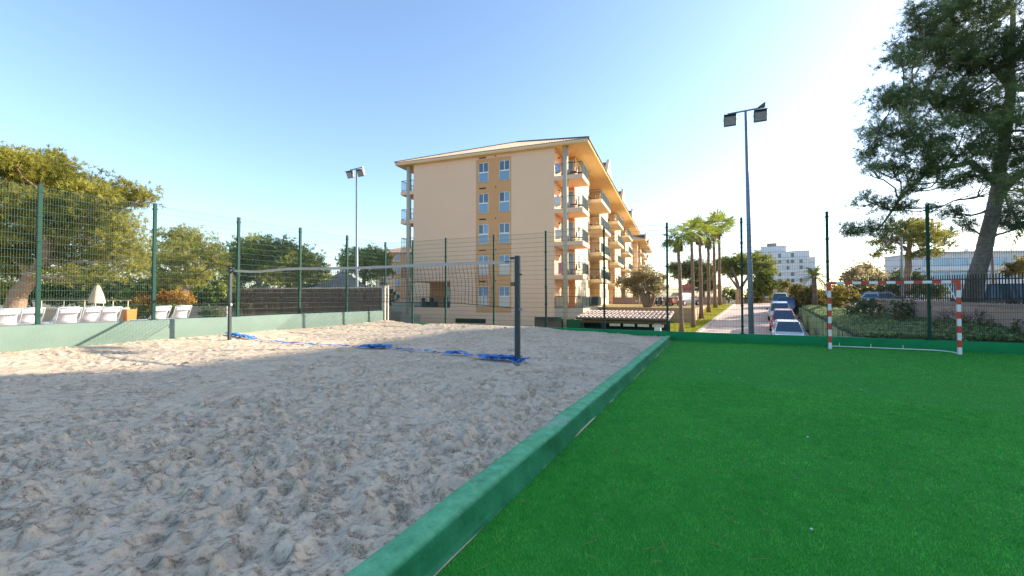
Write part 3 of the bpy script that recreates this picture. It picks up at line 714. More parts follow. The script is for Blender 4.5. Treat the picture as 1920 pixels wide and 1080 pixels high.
# ------------------------------------------------------------------ main hotel block (local frame: w right along the gable, l back along the facade)
BA = R(4.74)
BO = np.array([-12.3, 34.3])
def bl(w_, l, z): return (BO[0] + w_ * math.cos(BA) - l * math.sin(BA), BO[1] + w_ * math.sin(BA) + l * math.cos(BA), z)
class LB(MB):            # mesh builder whose coordinates are given in the hotel's frame
    def bx(s, w0, w1, l0, l1, z0, z1): return s.box(((w0 + w1) / 2, (l0 + l1) / 2, (z0 + z1) / 2), (abs(w1 - w0), abs(l1 - l0), abs(z1 - z0)))
FL = [.66, 3.44, 6.22, 9.0, 11.77]
SOF = 14.22
def window_parts(par, wc, l, z0, wd, h, face, lower=True, opened=None, curtain=False, mats=('glass', 'glass_light')):
    """face: 'g' gable (normal -l) or 'f' facade (normal +w); recessed frame, two sashes above a fixed pane"""
    def bx(mb, a0, a1, d0, d1, zz0, zz1):
        if face == 'g': mb.bx(a0, a1, l + d0, l + d1, zz0, zz1)
        else: mb.bx(l - d1, l - d0, a0, a1, zz0, zz1)
        return mb
    a0, a1 = wc - wd / 2, wc + wd / 2
    zm = z0 + h * (.49 if lower else 0.0)
    f = LB()
    t = .055
    bx(f, a0, a0 + t, -.012, .05, z0, z0 + h); bx(f, a1 - t, a1, -.012, .05, z0, z0 + h)
    bx(f, a0 + t, a1 - t, -.012, .05, z0 + h - t, z0 + h); bx(f, a0 + t, a1 - t, -.012, .05, z0, z0 + t * .6)
    if lower: bx(f, a0 + t, a1 - t, -.016, .05, zm - .06, zm + .06)
    bx(f, wc - .032, wc + .032, -.014, .05, zm + (.06 if lower else t * .6), z0 + h - t)
    fr = f.build('window', M['white'], par)
    p = LB(); bx(p, a0 + t, wc - .032, .02, .035, zm + (.06 if lower else t * .6), z0 + h - t); p.build('pane', M['glass_dark' if opened == 0 else mats[0]], fr)
    p = LB(); bx(p, wc + .032, a1 - t, .02, .035, zm + (.06 if lower else t * .6), z0 + h - t); p.build('pane', M['glass_dark' if opened == 1 else mats[1 if opened is not None else 0]], fr)
    if lower:
        p = LB(); bx(p, a0 + t, a1 - t, .02, .035, z0 + t * .6, zm - .06); p.build('pane', M['curtain' if curtain else mats[1]], fr)
    return fr

def hip_roof(mb, w0, w1, l0, l1, z, pitch, back_hip=True):
    hw = (w1 - w0) / 2; zr = z + hw * math.tan(pitch); wc = (w0 + w1) / 2
    A, B, C_, D = (w0, l0, z), (w1, l0, z), (w1, l1, z), (w0, l1, z)
    r0, r1 = (wc, l0 + hw, zr), (wc, (l1 - hw) if back_hip else l1, zr)
    mb.add([A, B, C_, D, r0, r1], [(0, 1, 4), (1, 2, 5, 4), (2, 3, 5), (3, 0, 4, 5), (3, 2, 1, 0)])
    return r0, r1
def tile_rows(w0, w1, l0, l1, z, pitch, par, pitch_w=.24):
    """half round cover tiles running up the front hip and the two long slopes"""
    V, F = [], []
    hw = (w1 - w0) / 2; tp = math.tan(pitch); wc = (w0 + w1) / 2
    def row(p, q, side):
        k = len(V); p, q = Vector(p), Vector(q); up = Vector((0, 0, 1))
        for e in (p, q):
            for a in (0, 60, 120, 180):
                V.append(e + side * (math.cos(R(a)) * .075) + up * (math.sin(R(a)) * .07))
        for c in range(3): F.append((k + c, k + c + 1, k + 5 + c, k + 4 + c))
        F.append((k, k + 1, k + 2, k + 3))
    n = int((w1 - w0) / pitch_w)
    for i in range(n):
        x = w0 + (i + .5) * (w1 - w0) / n; run = hw - abs(x - wc)
        row((x, l0 - .03, z + .01), (x, l0 + run, z + run * tp + .01), Vector((1, 0, 0)))
    n = int((l1 - l0) / (pitch_w * 1.3))
    for i in range(n):
        y = l0 + (i + .5) * (l1 - l0) / n; run = min(hw, y - l0, l1 - y)
        row((w1 + .03, y, z + .01), (w1 - run, y, z + run * tp + .01), Vector((0, 1, 0)))
    return MB().add(V, F).build('roof_tiles', M['tile'], par, kind='stuff')

def railing(par, path, z0, h, m, spacing=.12, solid=False, bar=.016):
    mb = LB()
    for (a, b) in zip(path[:-1], path[1:]):
        a, b = Vector((*a, 0)), Vector((*b, 0)); L = (b - a).length
        mb.bar(a + Vector((0, 0, z0 + h)), b + Vector((0, 0, z0 + h)), .045)
        mb.bar(a + Vector((0, 0, z0 + .10)), b + Vector((0, 0, z0 + .10)), .03)
        for i in range(int(L / spacing) + 1):
            p = a.lerp(b, min(1, i * spacing / L)); mb.box((p.x, p.y, z0 + h / 2), (bar, bar, h))
    o = mb.build('railing', m, par)
    if solid:
        for (a, b) in zip(path[:-1], path[1:]):
            a, b = Vector((*a, 0)), Vector((*b, 0)); L = (b - a).length; k = max(1, int(round(L / 1.6)))
            for i in range(k):
                p, q = a.lerp(b, (i + .03) / k), a.lerp(b, (i + .97) / k)
                pn = LB().bar(p + Vector((0, 0, z0 + h / 2 + .03)), q + Vector((0, 0, z0 + h / 2 + .03)), h - .22, .022)
                d = (q - p).normalized(); nrm = Vector((-d.y, d.x, 0))
                c = (p + q) / 2 + Vector((0, 0, z0 + h / 2 + .03))
                MB().hexa([p + Vector((0, 0, z0 + .13)) - nrm * .01, q + Vector((0, 0, z0 + .13)) - nrm * .01, q + Vector((0, 0, z0 + .13)) + nrm * .01, p + Vector((0, 0, z0 + .13)) + nrm * .01],
                          [p + Vector((0, 0, z0 + h - .06)) - nrm * .01, q + Vector((0, 0, z0 + h - .06)) - nrm * .01, q + Vector((0, 0, z0 + h - .06)) + nrm * .01, p + Vector((0, 0, z0 + h - .06)) + nrm * .01]).build('rail_panel', M['rail_teal'], o.parent)
    return o

def hotel_block(label, org, LEN, W, front=True, stacks=(9.8, 23.8, 38.4), grp=None):
    hb = thing('hotel_building', label, 'building', (*org, 0), BA)
    gz0 = -1.6
    # body: gable wall with its openings left as real recesses
    b = LB()
    if front:
        X0, XT = -W, -9.85           # ground floor corner terrace on the left
        b.bx(XT, 0, 0, 3.0, gz0, .66)
        b.bx(X0, XT, 0, 3.0, gz0, .60)
        # gable around the windows: solid strips
        wins = [(-7.04, -6.06), (-5.03, -4.03)]
        rows = [(f + .13, f + 1.87) for f in FL]
        cols = [XT, wins[0][0], wins[0][1], wins[1][0], wins[1][1], 0]
        for (a, c, isw) in ((cols[0], -7.27, 0), (-3.88, cols[5], 0)):
            b.bx(a, c, 0, .30, .66, SOF)
        b.bx(X0, XT, 0, .30, 3.10, SOF)
        b.bx(-7.27, -3.88, 0, .30, 13.95, SOF)
        o_wall = b
        s = LB()
        prevz = .20
        for (z0, z1) in rows:
            s.bx(-7.27, -3.88, -.004, .30, prevz + .0, z0); prevz = z1
            for (a, c) in ((-7.27, wins[0][0]), (wins[0][1], wins[1][0]), (wins[1][1], -3.88)): s.bx(a, c, -.004, .30, z0, z1)
        s.bx(-7.27, -3.88, -.004, .30, prevz, 13.95)
    # core behind
    b.bx(-W + (.0 if not front else 0), 0, 3.0 if front else 0, LEN, gz0, SOF)
    if front:
        b.bx(-W, -W + .25, .30, 3.0, 3.10, SOF); b.bx(-.25, 0, .30, 3.0, .66, SOF); b.bx(XT - .2, XT, .30, 3.0, .60, 3.10); b.bx(-W, XT, .3, 3.0, 3.0, 3.10)
    wall = b.build('wall', M['stucco'], hb)
    if front:
        st = s.build('orange_panel', M['stucco_orange'], hb)
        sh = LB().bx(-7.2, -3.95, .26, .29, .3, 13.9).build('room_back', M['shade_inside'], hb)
        for r_, (z0, z1) in enumerate(rows):
            for c_, (a, c) in enumerate(wins):
                op = {(4, 0): None, (3, 1): 0, (2, 0): 0}.get((r_, c_))
                low = r_ <= 1
                window_parts(hb, (a + c) / 2, .05, z0, c - a, z1 - z0, 'g', True, op, curtain=low, mats=('glass', 'glass_light') if not low else ('glass_light', 'glass_light'))
                LB().bx(a - .04, c + .04, -.05, .02, z0 - .05, z0).build('sill', M['column'], hb)
            zt = z1 + (.42 if r_ == 4 else .45)
            v = LB().bx(-6.95, -6.3, -.02, -.004, zt - .05, zt + .05)
            for k in range(4): v.bx(-6.95, -6.3, -.035, -.02, zt - .045 + k * .025, zt - .035 + k * .025)
            v.build('vent', M['dark'], hb)
            LB().tube([(-5.35, -.004, zt + .02), (-5.35, -.03, zt + .02)], .06, 10).build('vent', M['dark'], hb)
        # corner terrace interior, rail
        LB().bx(-W + .02, XT - .21, 2.985, 2.998, .62, 3.0).build('terrace_wall', M['stucco_orange'], hb)
        LB().bx(-10.9, XT - .205, 2.0, 2.95, .62, 3.0).build('terrace_pier', M['column'], hb)
        LB().bx(-11.9, -11.2, 2.96, 2.984, .62, 2.7).build('door', M['white'], hb)
        railing(hb, [(-W + .05, .06), (XT, .06)], .60, 1.0, M['rail_dark'])
        for (x, y) in ((-13.2, 1.2), (-12.4, 1.4), (-10.6, 1.0)):
            LB().bx(x - .3, x + .3, y - .3, y + .3, .62, 1.15).bx(x - .3, x - .24, y - .3, y + .3, 1.15, 1.5).build('patio_chair', M['rail_dark'], hb)
        v = LB().bx(-9.3, -6.3, -.01, .0, -.75, -.35)
        for k in range(6): v.bx(-9.3, -6.3, -.04, -.012, -.75 + .07 * k, -.71 + .07 * k)
        v.build('basement_grille', M['rail_teal'], hb)
        LB().bx(-8.2, -7.2, -.05, 0, -.12, -.02).build('ledge', M['stucco_light'], hb)
        LB().bx(-1.75, 0.6, -.008, .0, -1.6, -.1).build('basement_opening', M['glass_dark'], hb)
        # garden wall on the left of the gable
        LB().bx(-W - 2.3, -W, .0, .3, gz0, .5).bx(-W - 2.0, -W + .8, -.16, -.002, gz0, -.05).build('side_wall', M['column'], hb)
    # soffit, fascia, roof
    W0, W1, L0 = -W - 1.78, 2.92, -.40
    sof = LB().bx(W0, W1, L0, LEN + .8, SOF, SOF + .10).build('soffit', M['soffit'], hb)
    LB().bx(W0 - .03, W1 + .03, L0 - .03, LEN + .83, SOF + .10, SOF + .24).build('fascia', M['stucco_light'], sof)
    rf = MB(); r0, r1 = hip_roof(rf, W0 - .06, W1 + .06, L0 - .06, LEN + .86, SOF + .24, R(23))
    roof = rf.build('roof', M['tile'], hb)
    tile_rows(W0 - .06, W1 + .06, L0 - .06, LEN + .86, SOF + .24, R(23), roof)
    rd = MB()
    rd.tube([(W0 - .06, L0 - .06, SOF + .30), (r0[0], r0[1], r0[2] + .06)], .10, 6); rd.tube([(W1 + .06, L0 - .06, SOF + .30), (r0[0], r0[1], r0[2] + .06)], .10, 6)
    rd.tube([(r0[0], r0[1], r0[2] + .06), (r1[0], r1[1], r1[2] + .06)], .10, 6)
    rd.build('ridge_tiles', M['tile_dark'], roof)
    MB().tube([(W1 + .08, L0, SOF + .20), (W1 + .08, LEN + .8, SOF + .20)], .05, 6).build('gutter', M['tile_dark'], sof)
    # dormers over the balcony stacks
    for s0 in stacks:
        lc = s0 + 3.2; hw_ = 2.1
        x0, x1 = W1 - 2.6, W1 - .12; zb = SOF + .26; zt = zb + 2.3
        d = MB().add([(x1, lc - hw_, zb), (x1, lc + hw_, zb), (x1, lc, zt), (x1 - .32, lc - hw_, zb), (x1 - .32, lc + hw_, zb), (x1 - .32, lc, zt)],
                     [(0, 1, 2), (5, 4, 3), (0, 3, 4, 1), (1, 4, 5, 2), (2, 5, 3, 0)]).build('dormer', M['stucco_light'], hb)
        MB().add([(x1 - .10, lc - hw_ + .3, zb - .1), (x1 - .10, lc, zt - .30), (x1 - 4.2, lc, zt - .30), (x1 - 1.2, lc - hw_ + .3, zb - .1),
                  (x1 - .10, lc + hw_ - .3, zb - .1), (x1 - 1.2, lc + hw_ - .3, zb - .1), (x1 - .10, lc, zt - .4)],
                 [(0, 1, 2, 3), (1, 4, 5, 2), (0, 6, 1), (1, 6, 4)]).build('dormer_roof', M['tile_dark'], d)
    # facade on the right: bays, balcony stacks
    ends = [3.0] + [e for s0 in stacks for e in (s0, s0 + 6.9)] + [LEN]
    bays = [(ends[i], ends[i + 1]) for i in range(0, len(ends), 2)]
    fb_ = LB()
    for (l0, l1) in bays: fb_.bx(.002, 1.1, l0, l1, gz0, SOF)
    bay = fb_.build('facade_bay', M['stucco_light'], hb)
    for (l0, l1) in bays:
        for f in FL:
            for lw in ((l0 + 1.6, l0 + 4.6) if l1 - l0 > 5.5 else (l0 + 1.8,)):
                fr = LB().bx(1.102, 1.13, lw - .38, lw + .38, f + .75, f + 2.05).build('window', M['white'], hb)
                LB().bx(1.131, 1.14, lw - .32, lw + .32, f + .81, f + 1.99).build('pane', M['glass'], fr)
    for s0 in stacks:
        LB().bx(.002, .03, s0, s0 + 6.9, gz0, SOF).build('loggia_wall', M['stucco_orange'], hb)
        for i, f in enumerate(FL):
            for k in (1.2, 4.6):
                fr = LB().bx(.032, .06, s0 + k - .1, s0 + k + 1.3, f + .04, f + 2.2).build('balcony_door', M['white'], hb)
                LB().bx(.061, .07, s0 + k, s0 + k + .56, f + .12, f + 2.1).bx(.061, .07, s0 + k + .64, s0 + k + 1.2, f + .12, f + 2.1).build('pane', M['glass'], fr)
            if i == 0: continue
            sl_ = LB().bx(.035, 2.4, s0, s0 + 6.8, f - .32, f).build('balcony', M['stucco_light'], hb)
            LB().hexa([(.04, s0 + .4, f - .9), (1.2, s0 + .4, f - .5), (1.2, s0 + .7, f - .5), (.04, s0 + .7, f - .9)], [(.04, s0 + .4, f - .325), (1.2, s0 + .4, f - .325), (1.2, s0 + .7, f - .325), (.04, s0 + .7, f - .325)]).build('bracket', M['stucco_light'], sl_)
            railing(sl_, [(.15, s0 + .06), (2.34, s0 + .06)], f, 1.0, M['rail_dark'])
            railing(sl_, [(2.34, s0 + .06), (2.34, s0 + 6.74)], f, 1.0, M['rail_dark'], solid=True, spacing=.4)
            for q in range(2):
                xx, yy = .9 + .7 * q, s0 + 1.0 + 1.3 * q + (i % 2) * .6
                LB().bx(xx - .22, xx + .22, yy - .22, yy + .22, f + .42, f + .46).bx(xx - .22, xx - .18, yy - .22, yy + .22, f + .46, f + .9).bx(xx - .2, xx - .17, yy - .2, yy - .17, f, f + .42).bx(xx + .17, xx + .2, yy + .17, yy + .2, f, f + .42).bx(xx - .2, xx - .17, yy + .17, yy + .2, f, f + .42).bx(xx + .17, xx + .2, yy - .2, yy - .17, f, f + .42).build('balcony_chair', M['wood'], sl_)
    if front:
        # corner loggias right and left
        LB().bx(.002, 1.09, 2.98, 2.999, .66, SOF).build('loggia_wall', M['stucco_orange'], hb)
        col = LB()
        MB().tube([(.92, .16, gz0), (.92, .16, SOF)], .235, 16).build('column', M['column'], hb, smooth=True)
        MB().tube([(-W - .62, .16, gz0), (-W - .62, .16, SOF)], .235, 16).build('column', M['column'], hb, smooth=True)
        for i, f in enumerate(FL):
            if i == 0:
                sl_ = LB().bx(.003, 2.4, .002, 9.75, f - .9, f).build('terrace_slab', M['column'], hb)
                railing(sl_, [(.05, .06), (2.34, .06)], f, 1.0, M['rail_dark'])
                railing(sl_, [(2.34, .06), (2.34, 9.7)], f, 1.0, M['rail_dark'], solid=True, spacing=.5)
                LB().bx(-.0, .95, .25, 1.0, f, f + 1.05).build('planter', M['stucco_light'], hb)
            else:
                sl_ = LB().bx(.003, 2.4, .002, 2.9, f - .36, f).build('balcony', M['stucco'], hb)
                railing(sl_, [(.05, .06), (2.34, .06)], f, 1.02, M['rail_dark'], spacing=.13)
                railing(sl_, [(2.34, .06), (2.34, 2.85)], f, 1.02, M['rail_dark'], solid=True, spacing=.4)
                LB().tube([(.35, .28, f + 1.6), (.35, .32, f + 1.6)], .07, 10).build('wall_lamp', M['dark'], hb)
                for q, (xx, yy) in enumerate(((1.45, .9), (1.95, 1.3))):
                    LB().bx(xx - .24, xx + .24, yy - .24, yy + .24, f + .42, f + .46).bx(xx + .2, xx + .24, yy - .24, yy + .24, f + .46, f + .92).bx(xx - .22, xx - .19, yy - .22, yy - .19, f, f + .42).bx(xx + .19, xx + .22, yy - .22, yy - .19, f, f + .42).bx(xx - .22, xx - .19, yy + .19, yy + .22, f, f + .42).bx(xx + .19, xx + .22, yy + .19, yy + .22, f, f + .42).build('balcony_chair', M['rail_dark'], sl_)
                fr = LB().bx(.25, 1.0, 2.94, 2.975, f + .05, f + 2.15).build('balcony_door', M['white'], hb)
                LB().bx(.32, .93, 2.928, 2.939, f + .13, f + 2.07).build('pane', M['glass_light'], fr)
            # left
            if i:
                sl_ = LB().bx(-W - 1.45, -W - .003, .002, 3.4, f - .36, f).build('balcony', M['stucco'], hb)
                railing(sl_, [(-W - .05, .06), (-W - 1.39, .06)], f, 1.02, M['rail_dark'], spacing=.13)
                railing(sl_, [(-W - 1.39, .06), (-W - 1.39, 3.35)], f, 1.02, M['rail_dark'], spacing=.13)
                LB().bx(-W - .5, -W - .1, 1.0, 1.45, f + .4, f + .9).build('balcony_chair', M['rail_dark'], sl_)
    return hb
W_ = 13.85
hotel_block('five storey sand coloured hotel block with orange window strip on its gable end', BO, 56.0, W_)
o2 = bl(.4, 64.8, 0)
hotel_block('far hotel block of the same sand colour, mostly hidden behind the long balcony facade', o2[:2], 30.0, W_, front=False, stacks=(4.0, 16.0))

# laundry on the corner balconies: hanging towels
def towel(w_, l, ztop, wd, h, m, label):
    V, F = [], []
    n = 7
    for i in range(n):
        for j in range(4):
            s = i / (n - 1)
            V.append(bl(w_ + wd * (s - .5), l + .03 * math.sin(s * 9 + j) , ztop - h * j / 3 - (.04 * math.sin(s * 5) if j == 3 else 0)))
    for i in range(n - 1):
        for j in range(3): F.append((i * 4 + j, i * 4 + j + 1, i * 4 + 5 + j, i * 4 + 4 + j))
    o = MB().add(V, F).build('towel', m, smooth=True)
    md = o.modifiers.new('thick', 'SOLIDIFY'); md.thickness = .012
    tag(o, label, 'towel', 'towels drying on the hotel balconies')
towel(.30, -.02, FL[4] + 1.04, .5, .85, M['cloth_blue'], 'blue and white towel over the rail of the top corner balcony')
towel(.28, -.02, FL[3] + 1.04, .55, .85, M['cloth_white'], 'cream towel over the rail of the second corner balcony from the top')
towel(.35, -.02, FL[2] + 1.04, .6, .80, M['cloth_white'], 'cream towel over the rail of the third corner balcony from the top')
towel(.48, -.02, FL[1] + 1.04, .32, .90, M['cloth_pink'], 'pink towel over the rail of the lowest railed corner balcony')

# far wing on the left
p0 = at(704, 600, 95); p1 = at(800, 600, 93)
hw2 = thing('hotel_building', 'low orange roofed hotel wing in the distance, left of the main block', 'building', (p0[0], p0[1], 0), math.atan2(p1[1] - p0[1], p1[0] - p0[0]))
LB().bx(0, 16, 0, 20, -1.5, 11.2).build('wall', M['stucco'], hw2)
LB().bx(4.6, 6.9, -.05, 0, -1.0, 10.7).build('orange_panel', M['stucco_orange'], hw2)
for z in (1.0, 3.9, 6.7, 9.3):
    fr = LB().bx(4.9, 5.8, -.12, -.052, z, z + 1.5).build('window', M['white'], hw2)
    LB().bx(5.0, 5.7, -.14, -.122, z + .1, z + 1.4).build('pane', M['glass_light'], fr)
    LB().bx(1.0, 2.0, -.05, 0, z, z + 1.4).build('window', M['glass_dark'], hw2)
rf = MB(); hip_roof(rf, -1.0, 17, -1.0, 21, 11.2, R(18)); rf.build('roof', M['tile'], hw2)

# ------------------------------------------------------------------ tiled bar hut behind the back wall
hx0, hx1, hy0, hy1 = -7.05, -2.38, 23.6, 26.6
hut = thing('bar_hut', 'low bar hut with pale barrel tiled roof beyond the back fence, left of the palms', 'hut', (hx0, hy0, 0))
HL = hx1 - hx0
g0 = -1.5
LB().bx(0, HL, 1.9, 2.1, g0, .42).build('wall', M['rail_teal'], hut)
LB().bx(HL - .62, HL - .30, .25, .5, g0, .20).build('pillar', M['white'], hut)
for k in (0.1, 1.2): LB().bx(k, k + .12, .3, .42, g0, .22).build('post', M['rail_dark'], hut)
LB().bx(-.9, -.02, .6, 2.2, g0, .30).build('side_room', M['glass_dark'], hut)
LB().bx(0.0, HL, .28, .40, .18, .30).build('beam', M['wood'], hut)
for k, x in enumerate((1.7, 2.45, 3.2, 3.95)): LB().bx(x, x + .58, .20, .27, .02, .16).build('lamp_box', M['cream'], hut)
for x in (1.22, 3.45):
    a = LB().bx(x, x + .55, .9, 1.2, -.75, -.25).build('air_conditioner', M['cream'], hut, bevel=.02)
    MB().tube([(x + .2, .895, -.5), (x + .2, .885, -.5)], .19, 14).build('fan_grille', M['lamp_dark'], a)
LB().bx(.15, 1.0, .8, 1.1, g0, -.35).build('counter', M['beige_wall'], hut)
LB().bx(1.85, 3.4, 1.0, 1.3, g0, -.2).build('glass_front', M['glass_dark'], hut)
sl0, sl1 = .46, .74
rfd = MB().hexa([(-.15, -.05, sl0 - .1), (HL + .12, -.05, sl0 - .1), (HL + .12, 3.0, sl1 - .1), (-.15, 3.0, sl1 - .1)], [(-.15, -.05, sl0 - .04), (HL + .12, -.05, sl0 - .04), (HL + .12, 3.0, sl1 - .04), (-.15, 3.0, sl1 - .04)])
hroof = rfd.build('roof', M['tile_dark'], hut)
# one cover tile, copied
V, F = [], []
for (yy, r_, dz) in ((0, .105, 0), (.50, .085, .0)):
    for a in range(0, 181, 36): V.append((math.cos(R(a)) * r_, yy, math.sin(R(a)) * r_ + dz))
for c in range(5): F.append((c, c + 1, c + 7, c + 6))
F.append((0, 1, 2, 3, 4, 5)); F.append((11, 10, 9, 8, 7, 6))
tile_me = None
sl_a = math.atan2(sl1 - sl0, 3.05)
nrow, ncol = 7, 22
for r_ in range(nrow):
    for c in range(ncol):
        if tile_me is None:
            t_ = MB().add(V, F).build('roof_tile', M['tile_pale'], hroof); tile_me = t_.data
        else:
            t_ = bpy.data.objects.new('roof_tile', tile_me); COL.objects.link(t_); t_.parent = hroof
        yy = -.08 + r_ * .44
        t_.location = (-.05 + c * (HL + .1) / (ncol - 1) + rng.normal(0, .008), yy, sl0 - .035 + (yy + .05) * math.tan(sl_a) + .012 * (r_ % 2) + .02)
        t_.rotation_euler = (sl_a - .035 + rng.normal(0, .01), 0, rng.normal(0, .02))

# ------------------------------------------------------------------ off frame block added to shade the court, white to bounce light
sb = thing('hotel_building', 'unseen long white block added right of the view to shade the court', 'building', (40, 4, 0))
LB().bx(0, 13, 0, 51.0, -1.5, 26.0).build('wall', M['white'], sb)
LB().bx(-.45, 13.5, -.5, 51.5, 26.0, 26.2).build('soffit', M['soffit'], sb)
rf = MB(); hip_roof(rf, -.5, 13.55, -.55, 51.55, 26.2, R(14)); rf.build('roof', M['tile'], sb)
for k in range(9):
    for f in (.8, 3.7, 6.6, 9.5, 12.4, 15.3, 18.2):
        fr = LB().bx(-.03, -.002, 2 + k * 5.4, 3.3 + k * 5.4, f, f + 1.6).build('window', M['white'], sb)
        LB().bx(-.04, -.031, 2.1 + k * 5.4, 3.2 + k * 5.4, f + .1, f + 1.5).build('pane', M['glass'], fr)
# ------------------------------------------------------------------ foliage
def unit(v): return v / np.maximum(np.linalg.norm(v, axis=1, keepdims=True), 1e-9)
def needle_tufts(C_, D, n, L, wd, spread, g=rng):
    """C_ tuft bases, D outward directions -> n narrow triangles each"""
    N = len(C_)
    d = unit(np.repeat(D, n, 0) + spread * g.normal(0, 1, (N * n, 3)))
    b = np.repeat(C_, n, 0) + g.normal(0, L * .12, (N * n, 3))
    side = unit(np.cross(d, g.normal(0, 1, (N * n, 3))))
    l = L * g.uniform(.6, 1.15, (N * n, 1))
    V = np.stack([b - side * wd / 2, b + side * wd / 2, b + d * l], 1).reshape(-1, 3)
    return V
def leaves(C_, n_per, sig, size, up=.3, g=rng):
    N = len(C_); c = np.repeat(C_, n_per, 0) + g.normal(0, 1, (N * n_per, 3)) * sig
    nrm = unit(g.normal(0, 1, c.shape) + np.array([0, 0, up])); t = unit(np.cross(nrm, g.normal(0, 1, c.shape))); s = np.cross(nrm, t)
    z = size * g.uniform(.6, 1.3, (len(c), 1))
    return np.stack([c - t * z * .5, c + s * z * .28, c + t * z * .5, c - s * z * .28], 1).reshape(-1, 3)
def crown_points(blobs, per, g=rng, flat=1.0, edge=.45):
    """twig points inside the ellipsoids, biased to their rims; returns points, outward directions, blob index"""
    P_, D, I = [], [], []
    for i, (c, r) in enumerate(blobs):
        r = np.array(r if hasattr(r, '__len__') else (r, r, r), float)
        n = max(6, int(per * (r.prod() ** (1 / 3)) ** 2))
        v = unit(g.normal(0, 1, (n, 3))); q = g.random((n, 1)) ** edge
        q = q * (1 + .18 * np.sin(v[:, :1] * 5 + i) * np.cos(v[:, 1:2] * 4 + 2 * i))
        P_.append(np.array(c) + v * q * r); D.append(unit(v + np.array([0, 0, .45 * flat]))); I.append(np.full(n, i))
    return np.vstack(P_), np.vstack(D), np.concatenate(I)
def limb(mb, p, q, r0, r1, sag=.15, n=6, k=7, seed=0):
    p, q = np.array(p, float), np.array(q, float); L = np.linalg.norm(q - p)
    g = np.random.default_rng(seed + 5); pts = []
    off = g.normal(0, 1, 3) * L * .07
    for i in range(n + 1):
        t = i / n; x = p * (1 - t) + q * t + off * math.sin(math.pi * t) + np.array([0, 0, -sag * L * math.sin(math.pi * t) * .5])
        if 0 < i < n: x += g.normal(0, L * .018, 3)
        pts.append(x)
    mb.tube(pts, list(np.linspace(r0, r1, n + 1)), k, cap=True)
    return pts
def nearest_on(tr, c):
    """attachment point on the trunk polyline, a little below the target"""
    best = None
    for i in range(len(tr) - 1):
        a, b = np.array(tr[i][:3]), np.array(tr[i + 1][:3])
        for t in (0, .25, .5, .75, 1.0):
            p = a * (1 - t) + b * t; r = tr[i][3] * (1 - t) + tr[i + 1][3] * t
            d = np.linalg.norm((p - c) * np.array([1, 1, 1.0])) + (3.0 if p[2] > c[2] - .15 * abs(p[2] - tr[0][2]) else 0)
            if best is None or d < best[0]: best = (d, p, r)
    return best[1], best[2]
def pine(name, label, cat, group, trunks, blobs, leaf, bark, per=26, tufts=7, needles=6, L=.24, wd=.03, sig=.16, seed=0, twigs=3, spread=.8, sag=.15, flat=1.0, edge=.45):
    g = np.random.default_rng(seed)
    base = np.array(trunks[0][0][:3]); t = thing(name, label, cat, base, 0, group)
    T = np.array(base)
    mb = MB()
    for tr in trunks: 
        pp = []
        for i in range(len(tr) - 1):
            for f in (0, .5):
                a, b = np.array(tr[i]), np.array(tr[i + 1]); x = a * (1 - f) + b * f; x[:3] += g.normal(0, x[3] * .12, 3) * (i > 0 or f > 0); pp.append(x)
        pp.append(np.array(tr[-1]))
        mb.tube([x[:3] - T for x in pp], [x[3] * (1.25 if j == 0 else 1) for j, x in enumerate(pp)], 12)
    mb.build('trunk', bark, t, smooth=True)
    lb = MB()
    P_, D, I = crown_points(blobs, per, g, flat, edge)
    for i, (c, r) in enumerate(blobs):
        c = np.array(c, float); rr = float(np.mean(r))
        best = min(((np.linalg.norm(nearest_on(tr, c)[0] - c), k) for k, tr in enumerate(trunks)))
        a, ar = nearest_on(trunks[best[1]], c)
        e = c + np.array([0, 0, -.15 * rr])
        pts = limb(lb, a - T, e - T, min(ar * .5, .025 + .02 * np.linalg.norm(a - c)), .018, sag, seed=seed + i)
        sel = np.where(I == i)[0]
        for j in sel[:int(twigs * max(1, rr) * 2)]:
            s = pts[-1 - int(g.integers(0, 3))]; limb(lb, s, P_[j] - T, .02, .006, .1, 3, 4, seed=int(j))
    if lb.v: lb.build('limbs', bark, t, smooth=True, kind='stuff')
    Cc = np.repeat(P_, tufts, 0); Dd = np.repeat(D, tufts, 0)
    Cc = Cc + g.normal(0, 1, Cc.shape) * np.array([sig, sig, sig * .6]); Dd = unit(Dd + .5 * g.normal(0, 1, Dd.shape))
    V = needle_tufts(Cc - T, Dd, needles, L, wd, spread, g)
    bt = g.normal(0, .14, len(blobs)); tw = g.normal(0, .16, len(P_))
    tint = np.clip(.5 + bt[I] + tw, 0, 1); tint = np.repeat(tint, tufts); tint = np.clip(tint + g.normal(0, .12, len(tint)), 0, 1); tint = np.repeat(tint, needles * 3)
    npmesh('crown', V, np.arange(len(V)).reshape(-1, 3), leaf, t, tint, 'stuff')
    return t
def pblob(lst, d, jd, seed, squash=.8):
    g = np.random.default_rng(seed); out = []
    for (x, y, r) in lst:
        dd = d + g.uniform(-jd, jd); rr = r * dd / FPX
        out.append((at(x, y, dd), (rr, rr, rr * squash)))
    return out
def ptrunk(lst, d):   # (px, py, radius m, extra depth)
    return [(*at(x, y, d + (e[0] if e else 0)), r) for (x, y, r, *e) in lst]

